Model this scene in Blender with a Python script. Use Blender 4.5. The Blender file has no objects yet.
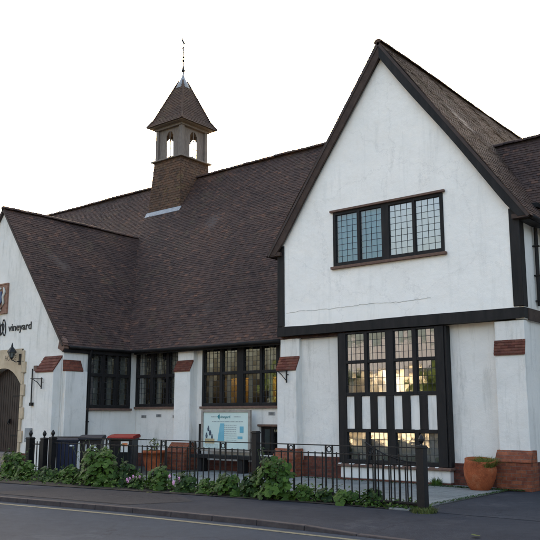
import bpy, bmesh, math, random
from mathutils import Vector, Matrix
random.seed(7)
R = math.radians
scene = bpy.context.scene
col = scene.collection

# ------------------------------------------------------------------ materials
def mat(name):
    m = bpy.data.materials.new(name); m.use_nodes = True
    nt = m.node_tree; b = nt.nodes['Principled BSDF']
    return m, nt, b
def N(nt, t, **k):
    n = nt.nodes.new(t)
    for a, v in k.items(): setattr(n, a, v)
    return n
def setin(n, **k):
    for a, v in k.items(): n.inputs[a.replace('_', ' ')].default_value = v
def noise(nt, scale, detail=6, rough=.6, vec=None, dist=0):
    n = N(nt, 'ShaderNodeTexNoise'); setin(n, Scale=scale, Detail=detail, Roughness=rough, Distortion=dist)
    if vec is not None: nt.links.new(vec, n.inputs['Vector'])
    return n
def ramp(nt, fac, stops):
    r = N(nt, 'ShaderNodeValToRGB'); e = r.color_ramp.elements
    while len(e) < len(stops): e.new(.5)
    for i, (p, c) in enumerate(stops): e[i].position = p; e[i].color = (*c, 1) if len(c) == 3 else c
    nt.links.new(fac, r.inputs[0]); return r
def mapped(nt, scale=(1, 1, 1), rot=(0, 0, 0)):
    g = N(nt, 'ShaderNodeNewGeometry'); m = N(nt, 'ShaderNodeMapping')
    m.inputs['Scale'].default_value = scale; m.inputs['Rotation'].default_value = rot
    nt.links.new(g.outputs['Position'], m.inputs['Vector']); return m.outputs[0]
def bump(nt, b, h, strength=.3, dist=.01, prev=None):
    n = N(nt, 'ShaderNodeBump'); setin(n, Strength=strength, Distance=dist)
    nt.links.new(h, n.inputs['Height'])
    if prev is not None: nt.links.new(prev.outputs[0], n.inputs['Normal'])
    nt.links.new(n.outputs[0], b.inputs['Normal']); return n
def mix(nt, fac, a, c, mode='MIX'):
    m = N(nt, 'ShaderNodeMix', data_type='RGBA', blend_type=mode)
    for v, i in ((fac, 0), (a, 6), (c, 7)):
        if hasattr(v, 'is_linked') or hasattr(v, 'node'): nt.links.new(v, m.inputs[i])
        else: m.inputs[i].default_value = v if i == 0 else (*v, 1)
    return m.outputs[2]

def simple(name, c1, c2, scale=4, rough=.7, bs=40, bst=.2, bd=.004, spec=.3, metal=0, detail=6, vscale=(1, 1, 1)):
    m, nt, b = mat(name); v = mapped(nt, vscale)
    n = noise(nt, scale, detail, .65, v); r = ramp(nt, n.outputs[0], [(.3, c1), (.7, c2)])
    nt.links.new(r.outputs[0], b.inputs['Base Color']); setin(b, Roughness=rough, Metallic=metal)
    b.inputs['Specular IOR Level'].default_value = spec
    n2 = noise(nt, bs, 5, .7, v); bump(nt, b, n2.outputs[0], bst, bd)
    return m

def plaster(name, base, tint, dirt, streak=.75):
    m, nt, b = mat(name); v = mapped(nt)
    n1 = noise(nt, .7, 7, .7, v); r1 = ramp(nt, n1.outputs[0], [(.38, base), (.7, tint)])
    vs = mapped(nt, (3.2, 3.2, .35)); n2 = noise(nt, 1.6, 8, .72, vs, .4)
    r2 = ramp(nt, n2.outputs[0], [(.52, (0, 0, 0)), (.78, (1, 1, 1))])
    k = N(nt, 'ShaderNodeMath', operation='MULTIPLY'); nt.links.new(r2.outputs[0], k.inputs[0]); k.inputs[1].default_value = streak
    c = mix(nt, k.outputs[0], r1.outputs[0], dirt)
    n3 = noise(nt, 5.5, 9, .78, v); r3 = ramp(nt, n3.outputs[0], [(.60, (0, 0, 0)), (.74, (1, 1, 1))])
    k3 = N(nt, 'ShaderNodeMath', operation='MULTIPLY'); nt.links.new(r3.outputs[0], k3.inputs[0]); k3.inputs[1].default_value = .28
    c = mix(nt, k3.outputs[0], c, tuple(x * .7 for x in dirt))
    # hairline cracks
    vo = N(nt, 'ShaderNodeTexVoronoi', feature='DISTANCE_TO_EDGE'); setin(vo, Scale=.45)
    nd = noise(nt, 1.8, 8, .7, v); mx = N(nt, 'ShaderNodeMix', data_type='RGBA', blend_type='ADD'); mx.inputs[0].default_value = .9
    nt.links.new(v, mx.inputs[6]); nt.links.new(nd.outputs[1], mx.inputs[7]); nt.links.new(mx.outputs[2], vo.inputs['Vector'])
    r4 = ramp(nt, vo.outputs[0], [(.0, (1, 1, 1)), (.006, (0, 0, 0))])
    k4 = N(nt, 'ShaderNodeMath', operation='MULTIPLY'); nt.links.new(r4.outputs[0], k4.inputs[0]); k4.inputs[1].default_value = .22
    c = mix(nt, k4.outputs[0], c, (.3, .28, .27))
    nt.links.new(c, b.inputs['Base Color']); setin(b, Roughness=.85); b.inputs['Specular IOR Level'].default_value = .2
    nb = noise(nt, 1.6, 3, .5, v); b1 = bump(nt, b, nb.outputs[0], .5, .06)
    nf = noise(nt, 55, 4, .65, v); b2 = bump(nt, b, nf.outputs[0], .55, .008, b1)
    nm = noise(nt, 12, 5, .6, v); bump(nt, b, nm.outputs[0], .35, .015, b2)
    return m

def tile_mat(name, cols, moss, moss_amt=.5, mscale=1.1):
    m, nt, b = mat(name)
    a = N(nt, 'ShaderNodeAttribute', attribute_name='rnd')
    n = len(cols); r = ramp(nt, a.outputs['Fac'], [(i / (n - 1), c) for i, c in enumerate(cols)])
    v = mapped(nt); n1 = noise(nt, 9, 6, .7, v); rr = ramp(nt, n1.outputs[0], [(.3, (.65, .65, .65)), (.75, (1.25, 1.22, 1.2))])
    c = mix(nt, 1.0, r.outputs[0], rr.outputs[0], 'MULTIPLY')
    n0 = noise(nt, .35, 4, .6, v); r0 = ramp(nt, n0.outputs[0], [(.3, (.68, .69, .72)), (.5, (1, 1, 1)), (.7, (1.28, 1.2, 1.08))])
    c = mix(nt, 1.0, c, r0.outputs[0], 'MULTIPLY')
    n2 = noise(nt, mscale, 9, .75, v); r2 = ramp(nt, n2.outputs[0], [(.55, (0, 0, 0)), (.7, (1, 1, 1))])
    k = N(nt, 'ShaderNodeMath', operation='MULTIPLY'); nt.links.new(r2.outputs[0], k.inputs[0]); k.inputs[1].default_value = moss_amt
    c = mix(nt, k.outputs[0], c, moss)
    n4 = noise(nt, 26, 3, .6, v); r4 = ramp(nt, n4.outputs[0], [(.70, (0, 0, 0)), (.76, (1, 1, 1))])
    k4 = N(nt, 'ShaderNodeMath', operation='MULTIPLY'); nt.links.new(r4.outputs[0], k4.inputs[0]); k4.inputs[1].default_value = .35
    c = mix(nt, k4.outputs[0], c, (.2, .19, .15))
    nt.links.new(c, b.inputs['Base Color']); setin(b, Roughness=.85); b.inputs['Specular IOR Level'].default_value = .25
    n3 = noise(nt, 70, 4, .6, v); bump(nt, b, n3.outputs[0], .4, .004)
    return m

def brick(name, c1, c2, mortar, ax='X', bw=.225, rh=.075):
    m, nt, b = mat(name); g = N(nt, 'ShaderNodeNewGeometry'); s = N(nt, 'ShaderNodeSeparateXYZ'); nt.links.new(g.outputs['Position'], s.inputs[0])
    cmb = N(nt, 'ShaderNodeCombineXYZ'); ad = N(nt, 'ShaderNodeMath', operation='ADD')
    nt.links.new(s.outputs[0], ad.inputs[0]); nt.links.new(s.outputs[1], ad.inputs[1])
    nt.links.new(ad.outputs[0], cmb.inputs[0]); nt.links.new(s.outputs[2], cmb.inputs[1])
    t = N(nt, 'ShaderNodeTexBrick'); nt.links.new(cmb.outputs[0], t.inputs['Vector'])
    setin(t, Scale=1.0, Brick_Width=bw, Row_Height=rh, Mortar_Size=.006, Mortar_Smooth=.3, Bias=0.0)
    t.inputs['Color1'].default_value = (*c1, 1); t.inputs['Color2'].default_value = (*c2, 1); t.inputs['Mortar'].default_value = (*mortar, 1)
    v = mapped(nt); n1 = noise(nt, 7, 8, .75, v); rr = ramp(nt, n1.outputs[0], [(.3, (.45, .45, .47)), (.7, (1.25, 1.2, 1.15))])
    c = mix(nt, 1.0, t.outputs[0], rr.outputs[0], 'MULTIPLY')
    nt.links.new(c, b.inputs['Base Color']); setin(b, Roughness=.85); b.inputs['Specular IOR Level'].default_value = .2
    inv = N(nt, 'ShaderNodeMath', operation='SUBTRACT'); inv.inputs[0].default_value = 1; nt.links.new(t.outputs['Fac'], inv.inputs[1])
    b1 = bump(nt, b, inv.outputs[0], .6, .006); n2 = noise(nt, 45, 5, .7, v); bump(nt, b, n2.outputs[0], .4, .005, b1)
    return m

def ground_mat(name, c1, c2, c3, rough=.85, stone=140, bst=.5, patch=.5, spec=.3):
    m, nt, b = mat(name); v = mapped(nt)
    n1 = noise(nt, patch, 7, .65, v); r1 = ramp(nt, n1.outputs[0], [(.3, c1), (.55, c2), (.75, c3)])
    n2 = noise(nt, stone, 3, .7, v); r2 = ramp(nt, n2.outputs[0], [(.32, (.5, .5, .5)), (.55, (1, 1, 1)), (.72, (1.7, 1.7, 1.65))])
    c = mix(nt, 1.0, r1.outputs[0], r2.outputs[0], 'MULTIPLY')
    n4 = noise(nt, 6, 8, .8, v); r4 = ramp(nt, n4.outputs[0], [(.3, (.8, .8, .8)), (.7, (1.2, 1.2, 1.2))])
    c = mix(nt, 1.0, c, r4.outputs[0], 'MULTIPLY')
    if 'asphalt' in name:
        vo = N(nt, 'ShaderNodeTexVoronoi', feature='DISTANCE_TO_EDGE'); setin(vo, Scale=.28)
        nd = noise(nt, 1.3, 9, .75, v); mx = N(nt, 'ShaderNodeMix', data_type='RGBA', blend_type='ADD'); mx.inputs[0].default_value = 1.3
        nt.links.new(v, mx.inputs[6]); nt.links.new(nd.outputs[1], mx.inputs[7]); nt.links.new(mx.outputs[2], vo.inputs['Vector'])
        r5 = ramp(nt, vo.outputs[0], [(.0, (.45, .45, .45)), (.005, (1, 1, 1))]); c = mix(nt, .8, c, r5.outputs[0], 'MULTIPLY')
        n6 = noise(nt, .9, 5, .6, v); r6 = ramp(nt, n6.outputs[0], [(.60, (1, 1, 1)), (.63, (1.28, 1.25, 1.2))]); c = mix(nt, 1.0, c, r6.outputs[0], 'MULTIPLY')
    nt.links.new(c, b.inputs['Base Color']); setin(b, Roughness=rough); b.inputs['Specular IOR Level'].default_value = spec
    b1 = bump(nt, b, n2.outputs[0], bst, .004); n3 = noise(nt, 1.2, 4, .5, v); bump(nt, b, n3.outputs[0], .3, .03, b1)
    return m

def leaf_mat(name, ca, cb, rough=.5):
    m, nt, b = mat(name); a = N(nt, 'ShaderNodeAttribute', attribute_name='rnd')
    r = ramp(nt, a.outputs['Fac'], [(0, ca), (1, cb)]); v = mapped(nt)
    n1 = noise(nt, 30, 4, .6, v); rr = ramp(nt, n1.outputs[0], [(.3, (.75, .75, .75)), (.7, (1.2, 1.2, 1.1))])
    c = mix(nt, 1.0, r.outputs[0], rr.outputs[0], 'MULTIPLY'); nt.links.new(c, b.inputs['Base Color']); setin(b, Roughness=rough)
    b.inputs['Specular IOR Level'].default_value = .15
    tr = N(nt, 'ShaderNodeBsdfTranslucent'); nt.links.new(c, tr.inputs[0]); mx = N(nt, 'ShaderNodeMixShader'); mx.inputs[0].default_value = .25
    nt.links.new(b.outputs[0], mx.inputs[1]); nt.links.new(tr.outputs[0], mx.inputs[2])
    nt.links.new(mx.outputs[0], nt.nodes['Material Output'].inputs[0]); return m

def glass_mat(name, refl=.30, tint=(.55, .6, .62)):
    m = bpy.data.materials.new(name); m.use_nodes = True; nt = m.node_tree
    nt.nodes.remove(nt.nodes['Principled BSDF'])
    g = N(nt, 'ShaderNodeBsdfGlossy'); g.inputs['Roughness'].default_value = .03; g.inputs['Color'].default_value = (.95, .97, 1, 1)
    t = N(nt, 'ShaderNodeBsdfTransparent'); t.inputs[0].default_value = (*tint, 1)
    fr = N(nt, 'ShaderNodeFresnel'); fr.inputs[0].default_value = 1.5
    ad = N(nt, 'ShaderNodeMath', operation='ADD', use_clamp=True); nt.links.new(fr.outputs[0], ad.inputs[0]); ad.inputs[1].default_value = refl - .05
    mx = N(nt, 'ShaderNodeMixShader'); nt.links.new(ad.outputs[0], mx.inputs[0]); nt.links.new(t.outputs[0], mx.inputs[1]); nt.links.new(g.outputs[0], mx.inputs[2])
    v = mapped(nt); n = noise(nt, 14, 3, .5, v); bp = N(nt, 'ShaderNodeBump'); setin(bp, Strength=.06, Distance=.006)
    nt.links.new(n.outputs[0], bp.inputs['Height']); nt.links.new(bp.outputs[0], g.inputs['Normal'])
    nt.links.new(mx.outputs[0], nt.nodes['Material Output'].inputs[0]); return m

M = {}
M['plaster'] = plaster('white roughcast', (.72, .69, .65), (.62, .595, .56), (.34, .33, .30))
M['plaster_top'] = plaster('repainted white roughcast', (.87, .83, .78), (.79, .755, .71), (.52, .50, .47), .4)  # upper gable's stronger light and sky glare put into a whiter base
M['plaster_left'] = plaster('weathered roughcast', (.73, .70, .66), (.62, .60, .56), (.33, .325, .29))
M['board_frame'] = simple('pale weathered board frame', (.22, .19, .16), (.34, .30, .26), 8, .8)
M['tile'] = tile_mat('clay roof tile', [(.036, .023, .022), (.050, .031, .027), (.072, .042, .034), (.046, .030, .028), (.060, .036, .030), (.068, .043, .036), (.052, .033, .029), (.115, .060, .042)], (.075, .062, .036), .6, .8)
M['red_tile'] = tile_mat('red tile weathering', [(.09, .028, .02), (.15, .05, .034), (.12, .045, .032), (.18, .07, .045)], (.07, .06, .045), .4, 5)
M['tile_mossy'] = tile_mat('mossy clay roof tile', [(.055, .034, .028), (.08, .048, .036), (.066, .044, .034), (.10, .06, .042)], (.085, .075, .045), .7, 1.6)
M['tile_hung'] = tile_mat('tile hanging', [(.07, .042, .030), (.12, .066, .042), (.10, .062, .042), (.065, .040, .030)], (.17, .13, .05), .6, 2.5)
M['deck'] = simple('roof underlay', (.035, .025, .022), (.06, .04, .035))
M['timber'] = simple('black painted timber', (.004, .004, .0045), (.017, .0145, .0145), 5, .65, 60, .5, .005, .25, vscale=(1, 1, .2))
M['timber_brown'] = simple('weathered brown timber', (.035, .022, .018), (.065, .042, .033), 6, .75, 50, .4, .005, .25)
M['timber_grey'] = simple('grey weathered oak', (.13, .105, .09), (.22, .185, .16), 8, .8, 60, .4, .004, .2, vscale=(4, 4, .6))
M['sill'] = simple('tile sill', (.10, .06, .045), (.17, .10, .075), 9, .8)
M['redtile'] = brick('red tile weathering', (.13, .042, .028), (.19, .065, .042), (.08, .045, .035), bw=.17, rh=.09)
M['brick'] = brick('red brick', (.17, .052, .03), (.27, .09, .045), (.15, .10, .08))
M['brick_dark'] = brick('sooty red brick', (.09, .032, .024), (.15, .052, .035), (.08, .06, .05))  # darker brick tones for the plinths
M['stone'] = simple('honey limestone', (.40, .31, .21), (.52, .42, .30), 3, .85, 50, .5, .006, .2)
M['stonestep'] = simple('worn stone step', (.14, .12, .105), (.24, .21, .19), 4, .85, 60, .5, .006, .2)
M['door'] = simple('dark stained oak door', (.018, .011, .009), (.035, .02, .016), 3, .5, 60, .4, .004, .4, vscale=(6, 6, .5))
M['iron'] = simple('black painted iron', (.005, .005, .006), (.010, .0095, .0105), 20, .5, 120, .25, .002, .3)
M['lead'] = simple('lead sheet', (.20, .21, .23), (.34, .35, .37), 6, .55, 30, .3, .004, .4)
M['leadcame'] = simple('lead came', (.02, .02, .022), (.045, .045, .05), 20, .6)
M['glass'] = glass_mat('leaded window glass', .30, (.62, .64, .62))
M['glass_dim'] = glass_mat('leaded glass in shade', .13, (.80, .84, .86))  # weaker reflection, lets the added blue sheet show through
M['amber'] = glass_mat('amber obscured glass', .05, (.20, .165, .08))  # tint puts the yellow backlight into the rear panes
M['curtain'] = simple('pale curtain', (.70, .70, .66), (.80, .79, .75), 3, .9, 30, .4, .01, .1, vscale=(5, 5, .3))
M['slate'] = simple('roof slate', (.10, .10, .11), (.16, .16, .17))
M['blueblind'] = simple('blue grey blind', (.17, .42, .54), (.21, .48, .60), 2, .9, 30, .3, .01, .1)  # blue of the reflected sky, put into a sheet's colour
M['inner'] = simple('dim room wall', (.20, .15, .10), (.34, .26, .17), 1, .9)
M['asphalt'] = ground_mat('road asphalt', (.030, .038, .052), (.038, .047, .062), (.048, .058, .075), .95, spec=.12)
M['footway'] = ground_mat('footway asphalt', (.025, .027, .034), (.035, .037, .045), (.046, .047, .054), .95, 110, spec=.12)
M['patch'] = ground_mat('older footway asphalt', (.036, .034, .036), (.045, .042, .044), (.054, .05, .05), .95, 110, spec=.12)
M['apron'] = ground_mat('driveway asphalt', (.029, .031, .038), (.038, .040, .048), (.049, .051, .060), .95, spec=.12)
M['kerb'] = simple('granite kerb', (.035, .029, .03), (.065, .055, .054), 6, .85, 80, .5, .005, .2)
M['slab'] = ground_mat('concrete paving slab', (.13, .14, .138), (.19, .20, .193), (.25, .255, .24), .85, 90, .4, .9)
M['joint'] = ground_mat('gravelly joint', (.035, .036, .03), (.05, .048, .04), (.065, .062, .055))
M['soil'] = ground_mat('bed soil', (.03, .024, .018), (.045, .036, .028), (.07, .056, .042), .95, 60, .8, 2)
M['grass_ground'] = ground_mat('rough ground', (.05, .06, .03), (.07, .075, .04), (.10, .09, .06), .95, 60, .8, 1)
M['yellow'] = ground_mat('worn yellow paint', (.09, .085, .06), (.15, .14, .09), (.19, .18, .12), .8, 80, .3, 5)
M['leaf'] = leaf_mat('mallow leaf', (.025, .058, .010), (.075, .135, .022))
M['leaf_dark'] = leaf_mat('dark leaf', (.014, .034, .010), (.04, .075, .018))
M['leaf_yellow'] = leaf_mat('yellow green leaf', (.09, .11, .025), (.17, .18, .04))
M['leaf_tree'] = leaf_mat('tree leaf', (.04, .07, .02), (.11, .14, .04))
M['grass'] = leaf_mat('grass blade', (.05, .08, .02), (.13, .14, .05))
M['stem'] = simple('plant stem', (.05, .07, .03), (.09, .10, .05))
M['petal'] = simple('pink petal', (.50, .20, .42), (.66, .38, .58), 20, .6)
M['bark'] = simple('bark', (.06, .045, .035), (.11, .09, .07))
M['navy'] = simple('navy bin plastic', (.010, .016, .045), (.015, .022, .058), 3, .45, 90, .15, .002, .45)
M['bin_black'] = simple('black bin plastic', (.005, .0055, .008), (.009, .0095, .012), 3, .45, 90, .15, .002, .45)
M['bin_grey'] = simple('slate bin lid', (.010, .012, .019), (.016, .018, .027), 3, .6, 90, .15, .002, .2)
M['bin_red'] = simple('red bin lid', (.13, .004, .004), (.19, .008, .006), 3, .6, 90, .15, .002, .12)
M['rubber'] = simple('rubber', (.012, .012, .012), (.02, .02, .02))
M['white'] = simple('white vinyl', (.72, .73, .74), (.78, .79, .8), 9, .5)
M['paper'] = simple('paper leaflet', (.55, .52, .48), (.68, .65, .6), 9, .8)
M['orange'] = simple('orange print', (.5, .15, .05), (.6, .22, .08), 9, .7)
M['terracotta'] = ground_mat('terracotta', (.22, .055, .022), (.34, .09, .034), (.42, .17, .085), .8, 120, .3, 3.5, .2)
M['board'] = simple('notice panel', (.50, .60, .57), (.58, .67, .63), 1.5, .3, 20, .02, .001, .5)
M['teal'] = simple('teal print', (.02, .16, .19), (.03, .20, .23), 9, .5)
M['blue'] = simple('light blue print', (.10, .32, .42), (.20, .44, .52), 2, .5)
M['greytext'] = simple('grey print', (.26, .31, .31), (.33, .38, .38), 9, .5)
M['ochre'] = simple('ochre print', (.32, .25, .14), (.45, .36, .2), 15, .5)
M['darkprint'] = simple('dark print', (.03, .045, .08), (.10, .12, .14), 15, .5)
M['ink'] = simple('black lettering', (.012, .012, .014), (.02, .02, .022), 9, .5)
M['incised'] = simple('incised lettering', (.12, .09, .06), (.17, .13, .09), 9, .8)
M['plaque_a'] = simple('plaque red brown', (.16, .075, .05), (.30, .17, .12), 12, .7)
M['plaque_b'] = simple('plaque blue', (.05, .07, .14), (.10, .13, .22), 9, .6)
M['plaque_c'] = simple('plaque cream', (.45, .42, .36), (.58, .55, .48), 9, .7)
M['metalbox'] = simple('grey meter box', (.22, .23, .235), (.30, .31, .31), 5, .6)
M['vane'] = simple('weathered iron', (.012, .012, .014), (.025, .024, .026), 9, .6)
M['lampglass'] = simple('lantern glass', (.10, .11, .11), (.16, .17, .17), 5, .15)
M['air'] = simple('air brick', (.30, .29, .28), (.42, .41, .40), 8, .8)
M['render_cream'] = simple('cream render', (.62, .53, .38), (.72, .62, .46), 1, .85)
M['bluecloth'] = simple('blue cloth', (.03, .09, .22), (.05, .13, .30), 3, .8)

# ------------------------------------------------------------------ mesh builder
class MB:
    def __init__(s): s.v = []; s.f = []; s.r = []; s.cur = 0.5
    def face(s, pts, r=None):
        i = len(s.v); s.v += [tuple(p) for p in pts]; s.f.append(tuple(range(i, i + len(pts)))); s.r.append(s.cur if r is None else r)
    def poly(s, vs, fs, r=None):
        i = len(s.v); s.v += [tuple(p) for p in vs]
        for f in fs: s.f.append(tuple(i + k for k in f)); s.r.append(s.cur if r is None else r)
    def box(s, x0, x1, y0, y1, z0, z1, m=None):
        vs = [(x, y, z) for x in (x0, x1) for y in (y0, y1) for z in (z0, z1)]
        if m is not None: vs = [m @ Vector(p) for p in vs]
        s.poly(vs, [(0, 1, 3, 2), (4, 6, 7, 5), (0, 4, 5, 1), (2, 3, 7, 6), (0, 2, 6, 4), (1, 5, 7, 3)])
        return s
    def bar(s, a, b, w, h=None, up=(0, 0, 1)):
        a, b = Vector(a), Vector(b); d = (b - a); L = d.length; d.normalize(); h = h or w
        upv = Vector(up); 
        if abs(d.dot(upv)) > .98: upv = Vector((0, 1, 0))
        x = d.cross(upv).normalized(); y = x.cross(d).normalized()
        vs = []
        for p in (a, b):
            for i, j in ((-1, -1), (1, -1), (1, 1), (-1, 1)): vs.append(p + x * i * w / 2 + y * j * h / 2)
        s.poly(vs, [(3, 2, 1, 0), (4, 5, 6, 7), (0, 1, 5, 4), (1, 2, 6, 5), (2, 3, 7, 6), (3, 0, 4, 7)]); return s
    def tube(s, pts, rad, n=8, cap=True):
        pts = [Vector(p) for p in pts]; rad = rad if isinstance(rad, (list, tuple)) else [rad] * len(pts)
        rings = []; vs = []
        for i, p in enumerate(pts):
            d = (pts[min(i + 1, len(pts) - 1)] - pts[max(i - 1, 0)]).normalized()
            u = Vector((0, 0, 1)) if abs(d.z) < .9 else Vector((1, 0, 0))
            x = d.cross(u).normalized(); y = x.cross(d)
            for k in range(n):
                a = 2 * math.pi * k / n; vs.append(p + (x * math.cos(a) + y * math.sin(a)) * rad[i])
        fs = []
        for i in range(len(pts) - 1):
            for k in range(n): fs.append((i * n + k, i * n + (k + 1) % n, (i + 1) * n + (k + 1) % n, (i + 1) * n + k))
        if cap: fs.append(tuple(range(n))[::-1]); fs.append(tuple((len(pts) - 1) * n + k for k in range(n)))
        s.poly(vs, fs); return s
    def lathe(s, c, prof, n=24, cap=True):
        vs = []; fs = []
        for r, z in prof:
            for k in range(n):
                a = 2 * math.pi * k / n; vs.append((c[0] + r * math.cos(a), c[1] + r * math.sin(a), c[2] + z))
        for i in range(len(prof) - 1):
            for k in range(n): fs.append((i * n + k, i * n + (k + 1) % n, (i + 1) * n + (k + 1) % n, (i + 1) * n + k))
        if cap: fs.append(tuple(range(n))[::-1]); fs.append(tuple((len(prof) - 1) * n + k for k in range(n)))
        s.poly(vs, fs); return s
    def prism(s, pts, ext):
        ext = Vector(ext); n = len(pts); a = [Vector(p) for p in pts]; b = [p + ext for p in a]
        s.poly(a + b, [tuple(range(n)), tuple(range(2 * n - 1, n - 1, -1))] + [(i, i + n, (i + 1) % n + n, (i + 1) % n) for i in range(n)]); return s
    def build(s, name, m, parent=None, bevel=0, smooth=False, fixn=True, loc=None):
        me = bpy.data.meshes.new(name); me.from_pydata(s.v, [], s.f); me.update()
        at = me.attributes.new('rnd', 'FLOAT', 'FACE'); at.data.foreach_set('value', s.r)
        if fixn:
            bm = bmesh.new(); bm.from_mesh(me); bmesh.ops.recalc_face_normals(bm, faces=bm.faces); bm.to_mesh(me); bm.free()
        me.materials.append(m)
        if smooth: me.shade_smooth()
        o = bpy.data.objects.new(name, me); col.objects.link(o)
        if parent is not None: o.parent = parent; o.matrix_parent_inverse = root_inv(parent)
        if loc is not None: o.location = loc
        if bevel:
            b = o.modifiers.new('bevel', 'BEVEL'); b.width = bevel; b.segments = 2; b.limit_method = 'ANGLE'; b.angle_limit = R(40)
        return o
def root_inv(p):
    bpy_m = world_of(p); return bpy_m.inverted()
def world_of(o):
    m = Matrix.LocRotScale(o.location, o.rotation_euler, o.scale)
    return (world_of(o.parent) @ o.matrix_parent_inverse @ m) if o.parent else m
def tag(o, label=None, cat=None, group=None, kind=None):
    if label: o['label'] = label
    if cat: o['category'] = cat
    if group: o['group'] = group
    if kind: o['kind'] = kind
    return o
def thing(name, loc, label, cat, group=None, rz=0):
    o = bpy.data.objects.new(name, None); col.objects.link(o); o.location = loc; o.rotation_euler = (0, 0, rz); o.empty_display_size = .2
    return tag(o, label, cat, group)

def wall(outline, holes, fn, thick, name, m, parent):
    """outline / holes: (u, v) loops; fn(u, v, d) -> xyz, d depth behind the face. Surface is gridded so that it can undulate."""
    bm = bmesh.new()
    loops = [outline] + holes; edges = []; vl = []
    for lp in loops:
        vs = [bm.verts.new((u, v, 0)) for u, v in lp]; vl.append(vs)
        edges += [bm.edges.new((vs[i], vs[(i + 1) % len(vs)])) for i in range(len(vs))]
    res = bmesh.ops.triangle_fill(bm, use_beauty=True, use_dissolve=False, edges=edges)
    bm.verts.index_update(); mb = MB(); tris = [[(v.co.x, v.co.y) for v in f.verts] for f in bm.faces]
    for t in tris:
        mb.face([fn(u, v, 0) for u, v in t]); mb.face([fn(u, v, thick) for u, v in reversed(t)])
    for lp in loops:
        for i in range(len(lp)):
            a, b = lp[i], lp[(i + 1) % len(lp)]
            mb.face([fn(*a, 0), fn(*a, thick), fn(*b, thick), fn(*b, 0)])
    bm.free()
    me_o = mb.build(name, m, parent, fixn=False)
    bm = bmesh.new(); bm.from_mesh(me_o.data); bmesh.ops.remove_doubles(bm, verts=bm.verts, dist=1e-5)
    bmesh.ops.recalc_face_normals(bm, faces=bm.faces); bm.to_mesh(me_o.data); bm.free()
    return me_o
def rect(u0, u1, v0, v1): return [(u0, v0), (u1, v0), (u1, v1), (u0, v1)]

def tiles(mb, O, U, V, Nn, interval, v0, v1, tw=.17, g=.1, lift=.022, th=.013, wob=.02, seed=1, jit=1.0):
    lift = lift * .85
    rs = random.Random(seed); O, U, V, Nn = map(Vector, (O, U, V, Nn)); row = 0; v = v0
    ph = [rs.uniform(0, 6.28) for _ in range(6)]
    def w(u, vv):
        return wob * (math.sin(u * 1.1 + ph[0]) * math.sin(vv * .9 + ph[1]) + .5 * math.sin(u * 2.7 + vv * 1.3 + ph[2]) + .35 * math.sin(u * .6 - vv * 2.2 + ph[3]))
    while v < v1 - .02:
        a, b = interval(v + g * .5)
        if b - a > .03:
            u = math.floor(a / tw) * tw - (tw / 2 if row % 2 else 0)
            while u < b:
                ua, ub = max(u + .003, a), min(u + tw - .003, b)
                if ub - ua > .02:
                    dz = rs.uniform(-.004, .004) * jit; dv = rs.uniform(-.006, .006) * jit - (.03 * rs.random() if rs.random() < .02 else 0); tlt = rs.uniform(-.004, .004) * jit
                    vt = min(v + g * 1.25, v1 + .02); r = rs.random()
                    def P(uu, vv, h): return O + U * uu + V * vv + Nn * (h + w(uu, vv))
                    p = [P(ua, v + dv, lift + dz + tlt), P(ub, v + dv, lift + dz - tlt), P(ub, vt, .006), P(ua, vt, .006),
                         P(ua, v + dv, lift + dz + tlt - th), P(ub, v + dv, lift + dz - tlt - th), P(ub, vt, -.01), P(ua, vt, -.01)]
                    mb.poly(p, [(0, 1, 2, 3), (0, 4, 5, 1), (0, 3, 7, 4), (1, 5, 6, 2)], r)
                u += tw
        v += g; row += 1

def ridge_tiles(name, a, b, parent, m, r=.12, L=.32):
    a, b = Vector(a), Vector(b); d = (b - a); n = int(d.length / L); d.normalize(); side = d.cross(Vector((0, 0, 1))).normalized(); up = Vector((0, 0, 1))
    mb = MB(); rs = random.Random(3)
    for i in range(n):
        p0 = a + d * (i * L); p1 = a + d * ((i + 1) * L - .008); off = up * rs.uniform(-.008, .008) + up * (.02 * math.sin(i * .23)); rr = r * rs.uniform(.97, 1.03)
        vs = []; K = 8
        for p in (p0, p1):
            for k in range(K + 1):
                t = math.pi * (k / K) ; vs.append(p + off + side * math.cos(t) * rr * 1.25 + up * (math.sin(t) * rr - .07))
        mb.poly(vs, [(k, k + 1, k + K + 2, k + K + 1) for k in range(K)] + [tuple(range(K + 1)), tuple(range(2 * K + 1, K, -1))], rs.random())
    return mb.build(name, m, parent)

def text_obj(name, s, size, m, parent, matrix, extrude=.006, weight=0.0, cat=None):
    cu = bpy.data.curves.new(name + '_c', 'FONT'); cu.body = s; cu.size = size; cu.extrude = extrude; cu.offset = weight; cu.align_x = 'LEFT'
    to = bpy.data.objects.new(name + '_t', cu); col.objects.link(to)
    bpy.context.view_layer.update(); dg = bpy.context.evaluated_depsgraph_get()
    me = bpy.data.meshes.new_from_object(to.evaluated_get(dg)); bpy.data.objects.remove(to); bpy.data.curves.remove(cu)
    w = max(v.co.x for v in me.vertices)
    me.transform(matrix); me.materials.clear(); me.materials.append(m); me.name = name
    o = bpy.data.objects.new(name, me); col.objects.link(o)
    if parent is not None: o.parent = parent; o.matrix_parent_inverse = root_inv(parent)
    return o, w
FRONT = Matrix(((1, 0, 0, 0), (0, 0, -1, 0), (0, 1, 0, 0), (0, 0, 0, 1)))   # text lying in xy -> facing -y
def at_front(x, y, z, sx=1): return Matrix.Translation((x, y, z)) @ Matrix.Diagonal((sx, 1, 1, 1)) @ FRONT

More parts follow.
